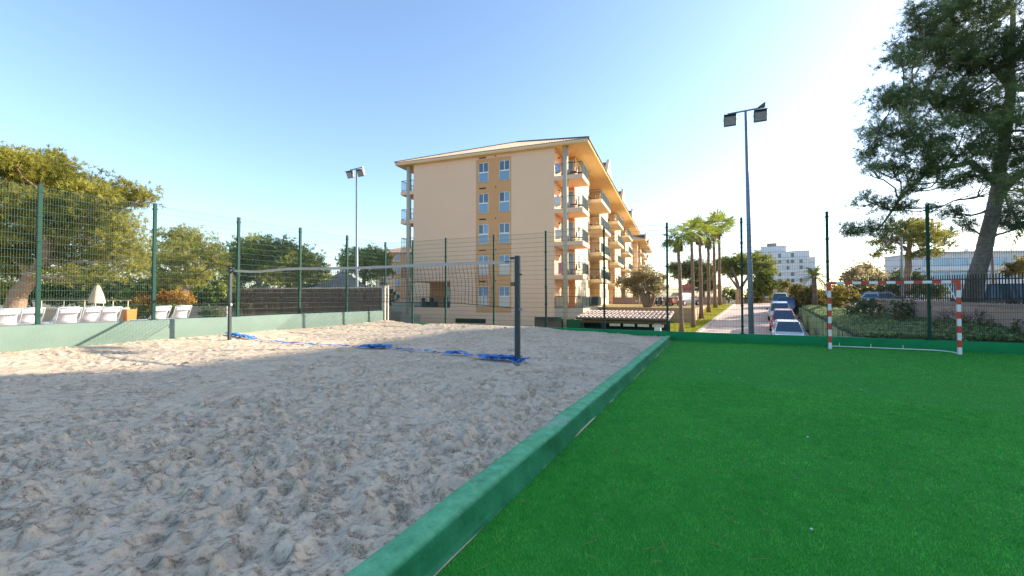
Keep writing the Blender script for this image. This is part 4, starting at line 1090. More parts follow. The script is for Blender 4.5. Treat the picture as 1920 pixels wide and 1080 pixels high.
# -- big sunlit pine at the left
T1 = [(-60, 340, 95), (20, 325, 62), (80, 322, 55), (130, 345, 58), (185, 372, 46), (225, 362, 30), (258, 368, 30), (30, 300, 34), (100, 300, 26), (30, 400, 70), (110, 405, 70), (180, 430, 58), (235, 430, 42), (60, 465, 60), (140, 475, 58),
      (210, 480, 48), (-30, 450, 80), (252, 470, 30), (15, 500, 36), (110, 515, 30), (190, 515, 30), (250, 505, 24), (-60, 520, 60), (285, 365, 14), (60, 360, 60), (160, 395, 50)]
pine('pine_tree', 'big yellowish green pine with leaning pale trunk, far left by the loungers', 'tree', 'pines by the pool',
     [ptrunk([(16, 616, .36), (34, 550, .29), (62, 518, .24), (82, 488, .20), (86, 420, .15), (78, 340, .09)], 17.5), ptrunk([(62, 518, .20), (95, 470, .14, .4), (150, 410, .10, .8), (190, 370, .05, 1)], 17.5), ptrunk([(60, 520, .13), (20, 470, .1, .5), (-20, 400, .07, 1)], 17.5)],
     pblob(T1, 18.2, 1.8, 3), M['needle_olive'], M['bark_red'], per=75, tufts=9, needles=9, L=.19, wd=.027, sig=.17, seed=1)
# -- mid distance pines
pine('pine_tree', 'olive brown pine with forked bare trunk, right of the big yellowish pine', 'tree', 'pines by the pool',
     [ptrunk([(338, 596, .30), (346, 545, .22), (352, 505, .16), (345, 470, .08)], 26), ptrunk([(346, 545, .16), (372, 515, .12, .4), (385, 480, .06, .6)], 26)],
     pblob([(330, 452, 36), (365, 455, 36), (300, 482, 32), (345, 488, 42), (392, 474, 24), (308, 520, 24), (375, 512, 26), (330, 522, 26), (400, 498, 20), (285, 500, 22)], 26, 2, 5), M['needle_olive'], M['bark'], per=55, tufts=8, needles=8, L=.24, wd=.038, sig=.20, seed=2)
pine('pine_tree', 'wide dark green pine crown above the left half of the brushwood screen', 'tree', 'pines by the pool',
     [ptrunk([(488, 590, .26), (486, 540, .2), (480, 490, .1)], 33), ptrunk([(530, 590, .24), (540, 540, .18), (552, 500, .09)], 33), ptrunk([(462, 590, .22), (452, 545, .16), (440, 505, .08)], 33)],
     pblob([(445, 480, 36), (490, 468, 36), (530, 468, 32), (560, 485, 32), (592, 498, 24), (430, 505, 28), (490, 500, 40), (545, 508, 36), (455, 520, 26), (605, 515, 14), (510, 522, 26), (575, 515, 24), (418, 490, 18)], 33, 2.2, 6), M['needle_mid'], M['bark_grey'], per=48, tufts=8, needles=5, L=.32, wd=.07, sig=.22, seed=4)
pine('pine_tree', 'flat topped dark pine behind the right end of the brushwood screen', 'tree', 'pines by the pool',
     [ptrunk([(680, 575, .28), (682, 535, .2), (684, 505, .1)], 42), ptrunk([(655, 575, .22), (652, 530, .16), (650, 505, .08)], 42)],
     pblob([(658, 484, 22), (688, 478, 24), (712, 486, 22), (680, 500, 28), (648, 500, 16), (716, 508, 16), (700, 512, 18)], 42, 2, 7), M['needle_mid'], M['bark_grey'], per=44, tufts=8, needles=5, L=.36, wd=.08, sig=.24, seed=5)

# -- broad leaved shrubs and hedges
def shrub(name, label, cat, blobs, leaf, size, per, n_per=10, sig=.10, group=None, stems=True, seed=0, up=.3, edge=.4):
    g = np.random.default_rng(seed + 100)
    zmin = min(c[2] - (r[2] if hasattr(r, '__len__') else r) for c, r in blobs)
    c0 = np.mean([c for c, r in blobs], axis=0); base = np.array([c0[0], c0[1], zmin]); t = thing(name, label, cat, base, 0, group)
    P_, D, I = crown_points(blobs, per * 1.5, g, .3, edge)
    V = leaves(P_ - base, n_per, sig, size * 1.3, up, g)
    ti = np.clip(.5 + g.normal(0, .15, len(blobs))[I] + g.normal(0, .2, len(P_)), 0, 1); ti = np.clip(np.repeat(ti, n_per) + g.normal(0, .12, len(P_) * n_per), 0, 1)
    npmesh('foliage', V, np.arange(len(V)).reshape(-1, 4), leaf, t, np.repeat(ti, 4), 'stuff')
    if stems:
        mb = MB()
        for i, (c, r) in enumerate(blobs):
            s = np.array([c[0], c[1], zmin]) + g.normal(0, .08, 3) * np.array([1, 1, 0]); limb(mb, s - base, np.array(c) - base, .035, .012, .05, 4, 5, seed=i)
            for j in np.where(I == i)[0][:8]: limb(mb, np.array(c) - base, P_[j] - base, .012, .004, .05, 2, 4, seed=int(j))
        mb.build('stems', M['twig'], t, kind='stuff')
    return t
def row(x0, x1, n, y, r, d0, d1, sq=1.0, jit=3, seed=0):
    g = np.random.default_rng(seed); out = []
    for i in range(n):
        f = i / max(1, n - 1); d = d0 + (d1 - d0) * f; rr = r * d / FPX
        out.append((at(x0 + (x1 - x0) * f, y + g.uniform(-jit, jit), d), (rr, rr, rr * sq)))
    return out
shrub('hedge', 'clipped yellow green hedge behind the loungers, right of the leaning trunk', 'hedge', row(-30, 145, 9, 552, 19, 25, 27, 1.1, seed=1) + row(-30, 145, 9, 538, 13, 25, 27, 1, seed=2), M['leaf_hedge'], .12, 120, seed=1)
shrub('hedge', 'loose dark green hedge behind the closed beige parasol', 'hedge', row(160, 285, 7, 556, 19, 26, 28, 1.1, seed=3) + row(150, 290, 8, 536, 17, 27, 29, 1, seed=4), M['leaf_dark'], .14, 110, seed=2)
shrub('hedge', 'bright green hedge behind the orange flowering bush', 'hedge', row(240, 330, 5, 556, 17, 25.5, 26, 1.2, seed=5), M['leaf_hedge'], .13, 100, seed=3)
shrub('hedge', 'tall dark hedge left of the brushwood screen', 'hedge', row(318, 425, 7, 556, 20, 27, 27, 1.2, seed=6) + row(300, 425, 7, 530, 18, 29, 29, 1, seed=7), M['leaf_hedge'], .15, 90, seed=4)
shrub('hedge', 'long dark hedge filling the gap under the pines beyond the screen', 'hedge', row(420, 720, 12, 556, 22, 47, 52, 1.0, seed=8) + row(560, 625, 4, 532, 12, 45, 45, 1, seed=9), M['leaf_dark'], .26, 40, seed=5)
shrub('flowering_bush', 'orange flowering bush behind the two rightmost loungers', 'bush', row(300, 350, 5, 560, 13, 23.5, 23.5, 1.0, seed=10) + row(262, 292, 3, 566, 12, 23.3, 23.3, 1, seed=11), M['leaf_orange'], .085, 190, seed=6)
shrub('bush', 'yellow green bush under the orange flowers beside the orange pot', 'bush', row(262, 345, 6, 586, 14, 23, 23, 1.1, seed=12), M['leaf_hedge'], .085, 190, seed=7)
shrub('bush', 'small round dark green bush before the grey low wall', 'bush', row(384, 408, 3, 585, 11, 20.6, 20.6, .9, seed=13), M['leaf_dark'], .08, 200, seed=8)

# -- terrace things at the left
sheet('pool_terrace', [(-60, -15), (LX - .34, -15), (LX - .34, WY0 + .1), (-60, WY0 + .1)], .32, M['terrace'])
sheet('garden_ground', [(-70, WY0 + .11), (-27.5, WY0 + .11), (-27.5, 46), (-70, 46)], .2, M['dry_lawn'])
tag(MB().box((-27.45, 32, -.65), (.2, 29, 1.69)).build('low_wall', M['grey_wall']), 'long grey retaining wall beyond the brushwood screen, left of the hotel', 'wall')
def low_wall(label, a, b, z0, z1, th, m, cap=None, cat='wall', name='low_wall'):
    a, b = np.array(a[:2], float), np.array(b[:2], float); d = b - a; L = np.linalg.norm(d)
    t = thing(name, label, cat, (*a, 0), math.atan2(d[1], d[0]))
    MB().box((L / 2, 0, (z0 + z1) / 2), (L, th, z1 - z0)).build('wall', m, t)
    if cap: MB().box((L / 2, 0, z1 + .035), (L + .04, th + .08, .07)).build('coping', cap, t)
    return t
low_wall('low beige planter wall behind the loungers', at(-60, 590, 20.6), at(236, 590, 20.6), .32, 1.02, .3, M['beige_wall'], M['cream'])
low_wall('low grey wall in shade, behind the dark round bush', at(336, 590, 21.5), at(428, 590, 21.5), .32, 1.15, .25, M['grey_wall'])
tr = thing('tube_railing', 'thin pale tube railing above the beige planter wall', 'railing', (*at(60, 590, 21)[:2], 1.02))
a, b = at(60, 563, 21.2), at(245, 563, 21.2); o = np.array([*at(60, 590, 21)[:2], 1.02])
MB().tube([a - o, b - o], .016, 6).build('rail', M['cream'], tr)
for px_ in (78, 120, 159, 179, 194, 212, 240): q = at(px_, 563, 21.2) - o; MB().tube([(q[0], q[1], -.1), (q[0], q[1], q[2])], .02, 6).build('post', M['cream'], tr)
pot = thing('planter_pot', 'square orange planter pot beside the orange flowering bush', 'planter', (*at(243, 597, 20)[:2], .32))
MB().hexa([(-.17, -.17, 0), (.17, -.17, 0), (.17, .17, 0), (-.17, .17, 0)], [(-.2, -.2, .72), (.2, -.2, .72), (.2, .2, .72), (-.2, .2, .72)]).build('pot', M['orange_pot'], pot, bevel=.015)
MB().box((0, 0, .715), (.34, .34, .02)).build('soil', M['soil'], pot)
um = thing('parasol', 'closed beige parasol standing between the loungers and the hedge', 'parasol', (*at(181, 590, 18.6)[:2], .32))
V, F = [], []
for j, (r_, z) in enumerate(((.29, 1.02), (.25, 1.24), (.175, 1.52), (.09, 1.76), (.025, 1.90))):
    for k in range(16): V.append((math.cos(k * math.pi / 8) * r_ * (1 if k % 2 else .72), math.sin(k * math.pi / 8) * r_ * (1 if k % 2 else .72), z))
for j in range(4):
    for k in range(16): F.append((j * 16 + k, j * 16 + (k + 1) % 16, j * 16 + 16 + (k + 1) % 16, j * 16 + 16 + k))
MB().add(V, F).build('canopy', M['canvas'], um, smooth=True)
MB().tube([(0, 0, 0), (0, 0, 1.96)], .022, 8).build('pole', M['wood'], um); MB().tube([(0, 0, 0), (0, 0, .08)], .22, 14).build('base', M['grey_wall'], um)

# sun loungers: head ends towards the court
def lounger(label):
    t = thing('sun_lounger', label, 'sun lounger', (0, 0, 0), 0, 'white sun loungers on the pool terrace')
    f = MB()
    for s in (-.30, .30): f.bar((-1.1, s, .34), (.25, s, .34), .035, .05)
    for x in (-1.1, -.3, .25): f.bar((x, -.30, .33), (x, .30, .33), .03)
    f.build('frame', M['white_metal'], t)
    for x in (-.95, .15):
        for s in (-.29, .29): MB().bar((x, s, 0), (x * .97, s, .33), .035).build('leg', M['white_metal'], t)
    MB().box((-.43, 0, .355), (1.34, .54, .012)).build('seat_sling', M['sling'], t)
    bk = MB()
    for s in (-.29, .29): bk.tube([(.22, s, .36), (.52, s, .88), (.54, s, .92)], .018, 6)
    bk.tube([(.54, -.29, .92), (.54, .29, .92)], .018, 6)
    b = bk.build('backrest_frame', M['white_metal'], t, smooth=True)
    v = []; 
    for i in range(6):
        f_ = i / 5; 
        for s in (-.26, .26): v.append((.235 + .295 * f_ - .03 * math.sin(math.pi * f_), s, .385 + .52 * f_))
    sl = MB().add(v, [(2 * i, 2 * i + 1, 2 * i + 3, 2 * i + 2) for i in range(5)]).build('back_sling', M['sling'], b, smooth=True)
    sl.modifiers.new('thick', 'SOLIDIFY').thickness = .01
    MB().box((.49, 0, .80), (.05, .50, .13), M=Matrix.Rotation(R(30), 3, 'Y')).build('headrest', M['sling'], b, bevel=.02)
    for s in (-.29, .29): MB().bar((.36, s, .62), (.02, s, .35), .02).build('back_strut', M['white_metal'], t)
    return t
lo0 = lounger('white sun lounger cut by the left edge of the picture')
LO = [(6, -20.4, -.05, None), (48, -21.2, .03, 'white sun lounger beside the leaning pine trunk, left of the first fence post in view'),
      (113, -21.6, .1, 'white sun lounger behind another, just right of the first fence post in view'), (121, -20.3, -.06, 'white sun lounger in front of another, just right of the first fence post in view'),
      (163, -21.0, .05, 'white sun lounger standing in front of the closed beige parasol'), (197, -20.4, -.04, 'white sun lounger to the left of the orange pot'),
      (291, -20.4, .04, 'white sun lounger right behind the second fence post in view'), (332, -20.5, -.05, 'rightmost white sun lounger, before the orange flowers')]
for i, (px_, X, rz, lab) in enumerate(LO):
    v = at(px_, 588, 1.0) - np.array([0, 0, HC]); p = v * X / v[0]
    if i == 0: lo0.location = (X, p[1], .32); lo0.rotation_euler = (0, 0, rz)
    else: dup(lo0, (X, p[1], .32), rz, lab)

# brushwood screen and its posts
bs = thing('brushwood_screen', 'brown brushwood screen with cream frame beyond the left corner of the court', 'screen', (-28.7, 17.5, .2))
SXL = 28.7 + LX - .22
MB().bar((0, .03, .6), (SXL, .03, .6), .03).bar((0, .03, 1.4), (SXL, .03, 1.4), .03).build('tie_rail', M['wood'], bs)
n = 21000
x = rng.uniform(0, SXL, n); z = rng.uniform(.0, 1.70, n); h = rng.uniform(.3, .7, n); dx = rng.normal(0, .06, n); y = -rng.uniform(0, .05, n); wd = .021
h = np.minimum(h, 1.88 - z)
V = np.stack([np.stack([x - wd / 2, y, z], 1), np.stack([x + wd / 2, y - .012, z], 1), np.stack([x + wd / 2 + dx, y - .012, z + h], 1), np.stack([x - wd / 2 + dx, y, z + h], 1)], 1).reshape(-1, 3)
npmesh('twigs', V, np.arange(4 * n).reshape(-1, 4), M['brush'], bs, np.repeat(np.clip(rng.normal(.5, .28, n), 0, 1), 4), 'stuff')
MB().box((SXL / 2, -.03, 1.91), (SXL + .1, .16, .07)).build('cap_rail', M['cream'], bs)
for x in (.03, SXL - .16, ): MB().box((x, -.04, .93), (.09, .12, 1.90)).build('post', M['cream'], bs)
gp = thing('gate_post', 'pair of slim cream gate posts in the far left corner of the court', 'post', (LX - .05, WY0 + .02, .30))
MB().box((0, 0, .92), (.07, .07, 1.86)).build('post', M['cream'], gp); MB().box((.21, .0, .92), (.06, .06, 1.86)).build('post', M['cream'], gp)
MB().box((.10, 0, 1.87), (.30, .06, .04)).build('lintel', M['cream'], gp)

# pavilion with pyramid roof behind the screen
pv = thing('pavilion', 'small pavilion with grey pyramid roof, peeking over the brushwood screen', 'pavilion', (*at(642, 560, 38)[:2], .2), R(20))
MB().add([(-2.0, -2.0, 2.0), (2.0, -2.0, 2.0), (2.0, 2.0, 2.0), (-2.0, 2.0, 2.0), (.05, 0, 3.75)], [(0, 1, 4), (1, 2, 4), (2, 3, 4), (3, 0, 4), (3, 2, 1, 0)]).build('roof', M['thatch'], pv)
for sx in (-1.7, 1.7):
    for sy in (-1.7, 1.7): MB().box((sx, sy, 1.0), (.15, .15, 2.0)).build('post', M['wood'], pv)
MB().box((-2.9, .6, 1.9), (2.4, 2.2, 1.2)).build('side_roof', M['lamp_dark'], pv)

# ------------------------------------------------------------------ driveway, lawn strip, upper ground
DL = [(-1.75, 31), (-1.18, 35.4), (-.35, 42.4), (.2, 46.5), (.9, 51.3), (2.1, 61.8)]
DRt = [(5.35, 31), (5.7, 35.4), (6.35, 42.4), (6.75, 46.5), (7.2, 51.3), (10.5, 61.8)]
DL = [(-3.2, 18.3)] + DL; DRt = [(4.2, 18.3)] + DRt
V, F = [], []
for (a, b) in zip(DL, DRt): V += [(a[0], a[1], gz(a[1]) + .01), (b[0], b[1], gz(b[1]) + .01)]
V += [(-14, 61.8, .61), (30, 61.8, .61), (-14, 72, .68), (30, 72, .68)]
F = [(2 * i, 2 * i + 1, 2 * i + 3, 2 * i + 2) for i in range(len(DL) - 1)] + [(2 * len(DL), 2 * len(DL) + 1, 2 * len(DL) + 3, 2 * len(DL) + 2)]
structure(MB().add(V, F).build('driveway', M['drive']))
kb = MB()
for (a, b) in zip(DL[:-1], DL[1:]):
    za, zb = gz(a[1]), gz(b[1])
    kb.hexa([(a[0] - .28, a[1], za - .05), (a[0], a[1], za - .05), (b[0], b[1], zb - .05), (b[0] - .28, b[1], zb - .05)], [(a[0] - .28, a[1], za + .10), (a[0], a[1], za + .10), (b[0], b[1], zb + .10), (b[0] - .28, b[1], zb + .10)])
structure(kb.build('kerb', M['kerbstone']))
V = []
LL = [(-7.5, 18.3), (-7.2, 31), (-6.5, 35.4), (-3.6, 42.0), (-1.95, 42.4), (-1.8, 46.5), (-1.5, 51.3), (-.9, 61.8)]
lawn_prof = [(a, b) for a, b in zip([(-9, 18.3), (-9, 31), (-9, 35.4), (-9, 41.9), (-1.95, 46.5), (-1.7, 51.3), (-1.0, 61.7)], [DL[0], DL[1], DL[2], DL[3], DL[4], DL[5], DL[6]])]
V = []
for (a, b) in lawn_prof: V += [(a[0], a[1], gz(a[1]) + .05), (b[0] - .29, b[1], gz(b[1]) + .05)]
structure(MB().add(V, [(2 * i, 2 * i + 1, 2 * i + 3, 2 * i + 2) for i in range(len(lawn_prof) - 1)]).build('lawn', M['lawn']))
def lx0(y): return np.interp(y, [18.3, 41.9, 42.5, 61.7], [-9, -9, -2, -1.0])
def lx1(y): return np.interp(y, [d[1] for d in DL], [d[0] - .3 for d in DL])
blades('grass', 42000, (-6, 2), (33, 61), .10, .05, M['grass_blade'], zf=lambda x, y: np.interp(y, GY, GZ) + .05, keep=lambda x, y: (x > lx0(y)) & (x < lx1(y)))
UZ = .60
sheet('upper_ground', [(-10.9, 42.0), (-1.95, 42.0), (-1.9, 46), (-1.7, 51.3), (-1.0, 61.7), (-14, 61.7), (-12.6, 50)], UZ, M['dry_lawn'])
low_wall('low tan retaining wall of the raised ground, behind the nearest palms', (-12, 41.95), (-1.9, 41.95), -1.3, .585, .2, M['tan_wall'])
low_wall('tan side retaining wall running along the palm lawn', (-1.88, 42.1), (-1.0, 61.4), -.8, .585, .16, M['tan_wall'])
sheet('bank', [(-10.9, 30), (-4.6, 30), (-4.3, 41.8), (-11.4, 41.8)], [-1.35, -1.35, .2, .2], M['tan_wall'])

sheet('bounce_yard', [(-27.3, WY1 + .05), (-7.6, WY1 + .05), (-9.2, 33.5), (-27.3, 31.5)], -1.40, M['bounce_paving'])  # pale ground added out of sight to bounce sun onto the gable
# green slat fence on the right of the driveway
sf = thing('slat_fence', 'green weathered wooden slat fence along the parked cars', 'fence', (0, 0, 0))
FA, FBn = np.array([4.22, 18.2]), np.array([7.45, 53.2])
Ls = np.linalg.norm(FBn - FA); ns = int(Ls / .22)
fr_ang = math.atan2((FBn - FA)[1], (FBn - FA)[0])
sm = None
def fence_top(y): return float(np.interp(y, [18.2, 30, 53.2], [.19, .35, .70]))
for i in range(ns):
    p = FA + (FBn - FA) * (i + .5) / ns
    zt = fence_top(p[1]) + rng.normal(0, .012); zb = gz(p[1]) - .02
    if sm is None:
        s_ = MB().box((0, 0, .5), (.20, .03, 1.0)).build('slat', M['slat_green'], sf); sm = s_.data
    else:
        s_ = bpy.data.objects.new('slat', sm); COL.objects.link(s_); s_.parent = sf
    s_.location = (p[0], p[1], zb); s_.scale = (1, 1, max(.2, zt - zb)); s_.rotation_euler = (rng.normal(0, .012), 0, fr_ang + rng.normal(0, .03))
for i in range(0, ns, 12):
    p = FA + (FBn - FA) * i / ns; MB().box((p[0] + .06, p[1], (fence_top(p[1]) + gz(p[1])) / 2), (.09, .09, fence_top(p[1]) - gz(p[1]) + .04), fr_ang).build('post', M['slat_green'], sf)

# ------------------------------------------------------------------ palms
def fan_leaf(g, L, droop, fold):
    """fan palm leaf: petiole + pleated blades, along +x"""
    V, F = [], []
    n = 9
    pet = L * .5
    base = np.array([pet, 0, 0]); 
    for i in range(n):
        a0 = (i / n - .5) * 3.6; a1 = ((i + 1) / n - .5) * 3.6; am = (a0 + a1) / 2
        l = L * .62 * (1 - .25 * abs(am) / 1.8) * g.uniform(.85, 1.1)
        k = len(V)
        b0, b1 = a0 + .05, a1 - .05; mid = base + np.array([math.cos(b0) * l * .5, math.sin(b0) * l * .5, -.02]); mid2 = base + np.array([math.cos(b1) * l * .5, math.sin(b1) * l * .5, -.02])
        tip = base + np.array([math.cos(am) * l, math.sin(am) * l, -droop * l * g.uniform(.4, 1.2)])
        V += [base, mid, tip, mid2]; F.append((k, k + 1, k + 2, k + 3))
    k = len(V); V += [np.array([0, -.02, 0]), np.array([0, .02, 0]), base + np.array([0, .015, 0]), base + np.array([0, -.015, 0])]; F.append((k, k + 1, k + 2, k + 3))
    return np.array(V), F
def fan_palm(label, base, trunk_top, r0, r1, crown_r, seed, group, nl=26, lean=(0, 0)):
    g = np.random.default_rng(seed); base = np.array(base, float)
    t = thing('palm_tree', label, 'palm', base, 0, group)
    h = trunk_top - base[2]; pts, rad = [], []
    for i in range(15):
        f = i / 14; pts.append((lean[0] * f ** 1.5 + g.normal(0, .012), lean[1] * f + g.normal(0, .012), h * f)); rad.append((r0 * (1 - f) + r1 * f) * (1.45 if i == 0 else 1.15 if i == 1 else 1) * g.uniform(.94, 1.06))
    tk = MB().tube(pts, rad, 12).build('trunk', M['palm_bark'], t, smooth=True)
    rg = MB()
    for i in range(int(h / .16)):
        f = (i + .5) * .16 / h; c = np.array([np.interp(f, np.linspace(0, 1, 15), [p[k] for p in pts]) for k in range(3)]); r_ = np.interp(f, np.linspace(0, 1, 15), rad)
        rg.tube([c + np.array([0, 0, -.025]), c + np.array([0, 0, .02])], [r_ + .002, r_ + .022], 10, cap=False)
    rg.build('leaf_scars', M['palm_bark'], tk, kind='stuff')
    V, F, ti = [], [], []
    top = np.array([lean[0], lean[1], h])
    for i in range(nl):
        el = math.asin(g.uniform(-.55, 1)); az = i * 2.399 + g.uniform(-.3, .3)
        lv, lf = fan_leaf(g, crown_r * g.uniform(.8, 1.1), .15 + .5 * (el < .0), 0)
        m_ = np.array((Matrix.Rotation(az, 3, 'Z') @ Matrix.Rotation(-el, 3, 'Y') @ Matrix.Rotation(g.uniform(-.6, .6), 3, 'X')))
        k = sum(len(v) for v in V); V.append(lv @ m_.T + top + np.array([0, 0, g.uniform(-.1, .25)])); F += [tuple(j + k for j in f) for f in lf]
        ti += [np.clip(g.normal(.35 + .35 * (el > 0), .18), 0, 1)] * len(lv)
    npmesh('crown', np.vstack(V), np.array(F), M['leaf_palm'], t, np.array(ti), 'stuff')
    sk = []; sv = []
    for i in range(26):
        az = g.uniform(0, 6.28); k = len(sv); L = g.uniform(.3, .7) * crown_r
        d = np.array([math.cos(az), math.sin(az), 0]); s = np.array([-d[1], d[0], 0]) * .08
        b0 = top + d * r1 + np.array([0, 0, g.uniform(-.2, .1)]); sv += [b0 - s, b0 + s, b0 + d * .22 + np.array([0, 0, -L]) + s * 2, b0 + d * .22 + np.array([0, 0, -L]) - s * 2]; sk.append((k, k + 1, k + 2, k + 3))
    npmesh('dead_skirt', np.array(sv), np.array(sk), M['straw'], t, None, 'stuff')
    return t
PG = 'fan palms in a row along the driveway'
PAL = [('nearest fan palm of the driveway row, standing leftmost', (1278, 624), 32.5, 1270, 446, 30, .165, .13),
       ('second nearest fan palm of the driveway row, with a thick foot', (1300, 615), 35.2, 1296, 436, 24, .17, .12),
       ('third fan palm from the left in the driveway row', (1315, 597), 41, 1311, 436, 26, .21, .14),
       ('fourth fan palm from the left in the driveway row', (1329, 586), 45.5, 1328, 446, 23, .22, .15),
       ('fifth fan palm from the left in the driveway row', (1341, 577), 50.5, 1337, 428, 25, .22, .16),
       ('farthest fan palm of the driveway row, standing rightmost and tallest', (1349.5, 573), 54, 1349, 424, 26, .24, .17)]
for i, (lab, b, d, tx, ty, cr, r0, r1) in enumerate(PAL):
    p = at(*b, d); q = at(tx, ty, d); rr = cr * d / FPX
    fan_palm(lab, (p[0], p[1], gz(p[1]) + .03), q[2], r0 * .86, r1 * .86, rr * 1.22, 40 + i, PG, lean=((q[0] - p[0]) * .8, (q[1] - p[1]) * .8))
p = at(1236, 470, 30)
# ------------------------------------------------------------------ trees beyond
pine('pine_tree', 'broad umbrella pine beside the grey floodlight pole, before the white hotel', 'tree', 'trees beyond the car park',
     [ptrunk([(1390, 572, .45), (1386, 545, .32), (1378, 515, .2), (1372, 500, .12)], 74), ptrunk([(1386, 545, .25), (1402, 520, .18), (1412, 498, .1)], 74), ptrunk([(1384, 540, .2), (1362, 512, .12)], 74)],
     pblob([(1365, 493, 20), (1390, 487, 20), (1418, 485, 20), (1438, 497, 15), (1352, 506, 13), (1378, 508, 18), (1405, 504, 18), (1428, 508, 15), (1446, 508, 8)], 74, 3, 21, .55), M['needle_mid'], M['bark_grey'], per=30, tufts=8, needles=5, L=.5, wd=.13, sig=.35, seed=21)
pine('pine_tree', 'dark umbrella pine behind the trunks of the palm row', 'tree', 'trees beyond the car park',
     [ptrunk([(1300, 572, .5), (1298, 540, .3), (1300, 510, .16)], 80), ptrunk([(1318, 572, .4), (1320, 530, .2)], 80)],
     pblob([(1268, 503, 14), (1290, 497, 16), (1312, 500, 17), (1330, 505, 15), (1298, 515, 18), (1325, 522, 16), (1272, 515, 10), (1310, 532, 18), (1330, 538, 13)], 80, 3, 22, .7), M['needle_dark'], M['bark_grey'], per=30, tufts=8, needles=5, L=.5, wd=.14, sig=.35, seed=22)
shrub('round_tree', 'round bushy light green tree at the far end of the driveway', 'tree', pblob([(1434, 520, 16), (1422, 532, 14), (1446, 532, 14), (1432, 545, 18), (1452, 545, 10), (1415, 548, 10)], 62, 1, 23), M['leaf_hedge'], .36, 30, sig=.25, seed=23)
shrub('bush', 'yellow green bush behind the farthest parked car', 'bush', pblob([(1470, 536, 11), (1456, 548, 12), (1482, 546, 9), (1405, 556, 10), (1420, 560, 10)], 64, 1, 24), M['leaf_yellow'], .34, 26, sig=.25, seed=24)
shrub('bush', 'pale green bush behind the farthest palm trunks', 'bush', pblob([(1368, 548, 12), (1382, 556, 10), (1358, 560, 8)], 66, 1, 25), M['leaf_palm'], .34, 26, sig=.25, seed=25)
# olive tree on the raised ground
def lblobs(l, d, jd, s, sq=.9): return pblob(l, d, jd, s, sq)
ol = shrub('olive_tree', 'sunlit brown leaved olive tree with gnarled trunk, before the hotel facade', 'tree', lblobs([(1190, 520, 18), (1212, 512, 18), (1228, 526, 17), (1178, 534, 14), (1208, 530, 20), (1240, 535, 12), (1196, 546, 14), (1228, 544, 12), (1165, 530, 9), (1246, 520, 8)], 42, 1.2, 26), M['leaf_olive'], .17, 55, n_per=12, sig=.16, stems=False, seed=26)
o = np.array(ol.location); o[2] = UZ; oz = np.array(ol.location)
mb = MB(); b_ = at(1214, 577, 42); b_[2] = UZ
for (tx, ty, r_, lst) in ((1206, 545, .30, [(1190, 522)]), (1216, 548, .30, [(1212, 515), (1228, 528)]), (1226, 552, .22, [(1242, 532)])):
    m_ = at(tx, ty, 42); pts = limb(mb, b_ - oz, m_ - oz, r_ * 1.3, r_ * .7, .05, 5, 9, seed=tx)
    for (ex, ey) in lst: limb(mb, m_ - oz, at(ex, ey, 42) - oz, r_ * .6, .05, .1, 5, 7, seed=ex)
mb.build('trunk', M['bark'], ol, smooth=True)

# ------------------------------------------------------------------ garden on the right
def garden_z(x, y):
    f = np.clip((x - fence_x(y)) / np.maximum(.3, wall_x(y) - fence_x(y)), 0, 1)
    e = np.clip((y - 17.5) / 1.3, 0, 1)
    return .28 * (1 - e) + e * (np.interp(y, [18.2, 30, 53.2], [.17, .32, .66]) * (1 - f) + f * np.interp(y, [17.5, 18.1, 24.4, 36, 53], [.62, .66, .79, .80, .72]))
def wall_x(y): return np.interp(y, [17.5, 18.1, 24.4, 30, 36, 53], [8.38, 8.16, 6.48, 6.62, 7.0, 8.2])
def fence_x(y): return np.interp(y, [18.2, 53.2], [4.3, 7.5])
GB = lambda: structure(MB().add([(float(f(q)), q, float(garden_z(f(q), q))) for q in np.linspace(17.49, 52.5, 24) for f in (fence_x, wall_x)], [(2 * i, 2 * i + 1, 2 * i + 3, 2 * i + 2) for i in range(23)]).build('garden_bed', M['soil']))
GB()
n = 46000
y = 17.55 + rng.random(n) ** 1.5 * 30; x = fence_x(y) + .1 + rng.random(n) * np.maximum(.05, wall_x(y) - fence_x(y) - .25)
z = garden_z(x, y) + .04 + rng.random(n) * .12 + .10 * np.clip(fbm(x * .9, y * .9, 3, 8), -.3, .6)
V = leaves(np.stack([x, y, z], 1), 1, .02, .12, 1.2)
npmesh('ivy_ground_cover', V, np.arange(len(V)).reshape(-1, 4), M['leaf_ivy'], None, np.repeat(np.clip(rng.normal(.5, .27, n), 0, 1), 4), 'stuff')

def agave(label, p, n, L, seed):
    g = np.random.default_rng(seed); t = thing('agave', label, 'agave', p, 0, 'agaves behind the low green wall')
    for i in range(n):
        az = i * 2.399; el = .35 + 1.0 * (1 - i / n) * g.uniform(.7, 1.0) if False else g.uniform(.35, 1.35)
        l = L * g.uniform(.7, 1.05); d = np.array([math.cos(az) * math.cos(el), math.sin(az) * math.cos(el), math.sin(el)]); s = np.array([-math.sin(az), math.cos(az), 0])
        V, F = [], []
        for f, w_ in ((0, .05), (.35, .055), (.7, .035), (1, .004)):
            c = d * l * f + np.array([math.cos(az), math.sin(az), 0]) * .12 * f * f * l - np.array([0, 0, .12 * f * f * l])
            up = np.cross(d, s) * -.02
            V += [c - s * w_, c - up * .6, c + s * w_, c + up * .4]
        for j in range(3):
            for c in range(4): F.append((j * 4 + c, j * 4 + (c + 1) % 4, j * 4 + 4 + (c + 1) % 4, j * 4 + 4 + c))
        o = MB().add(V, F).build('leaf', M['leaf_agave'], t, smooth=True)
        a = o.data.attributes.new('tint', 'FLOAT', 'POINT'); a.data.foreach_set('value', np.full(len(V), g.uniform(.2, .9), np.float32))
p = at(1688, 624, 15.6); agave('spiky agave left of the fence post behind the goal', (p[0], p[1], .34), 30, .48, 1)
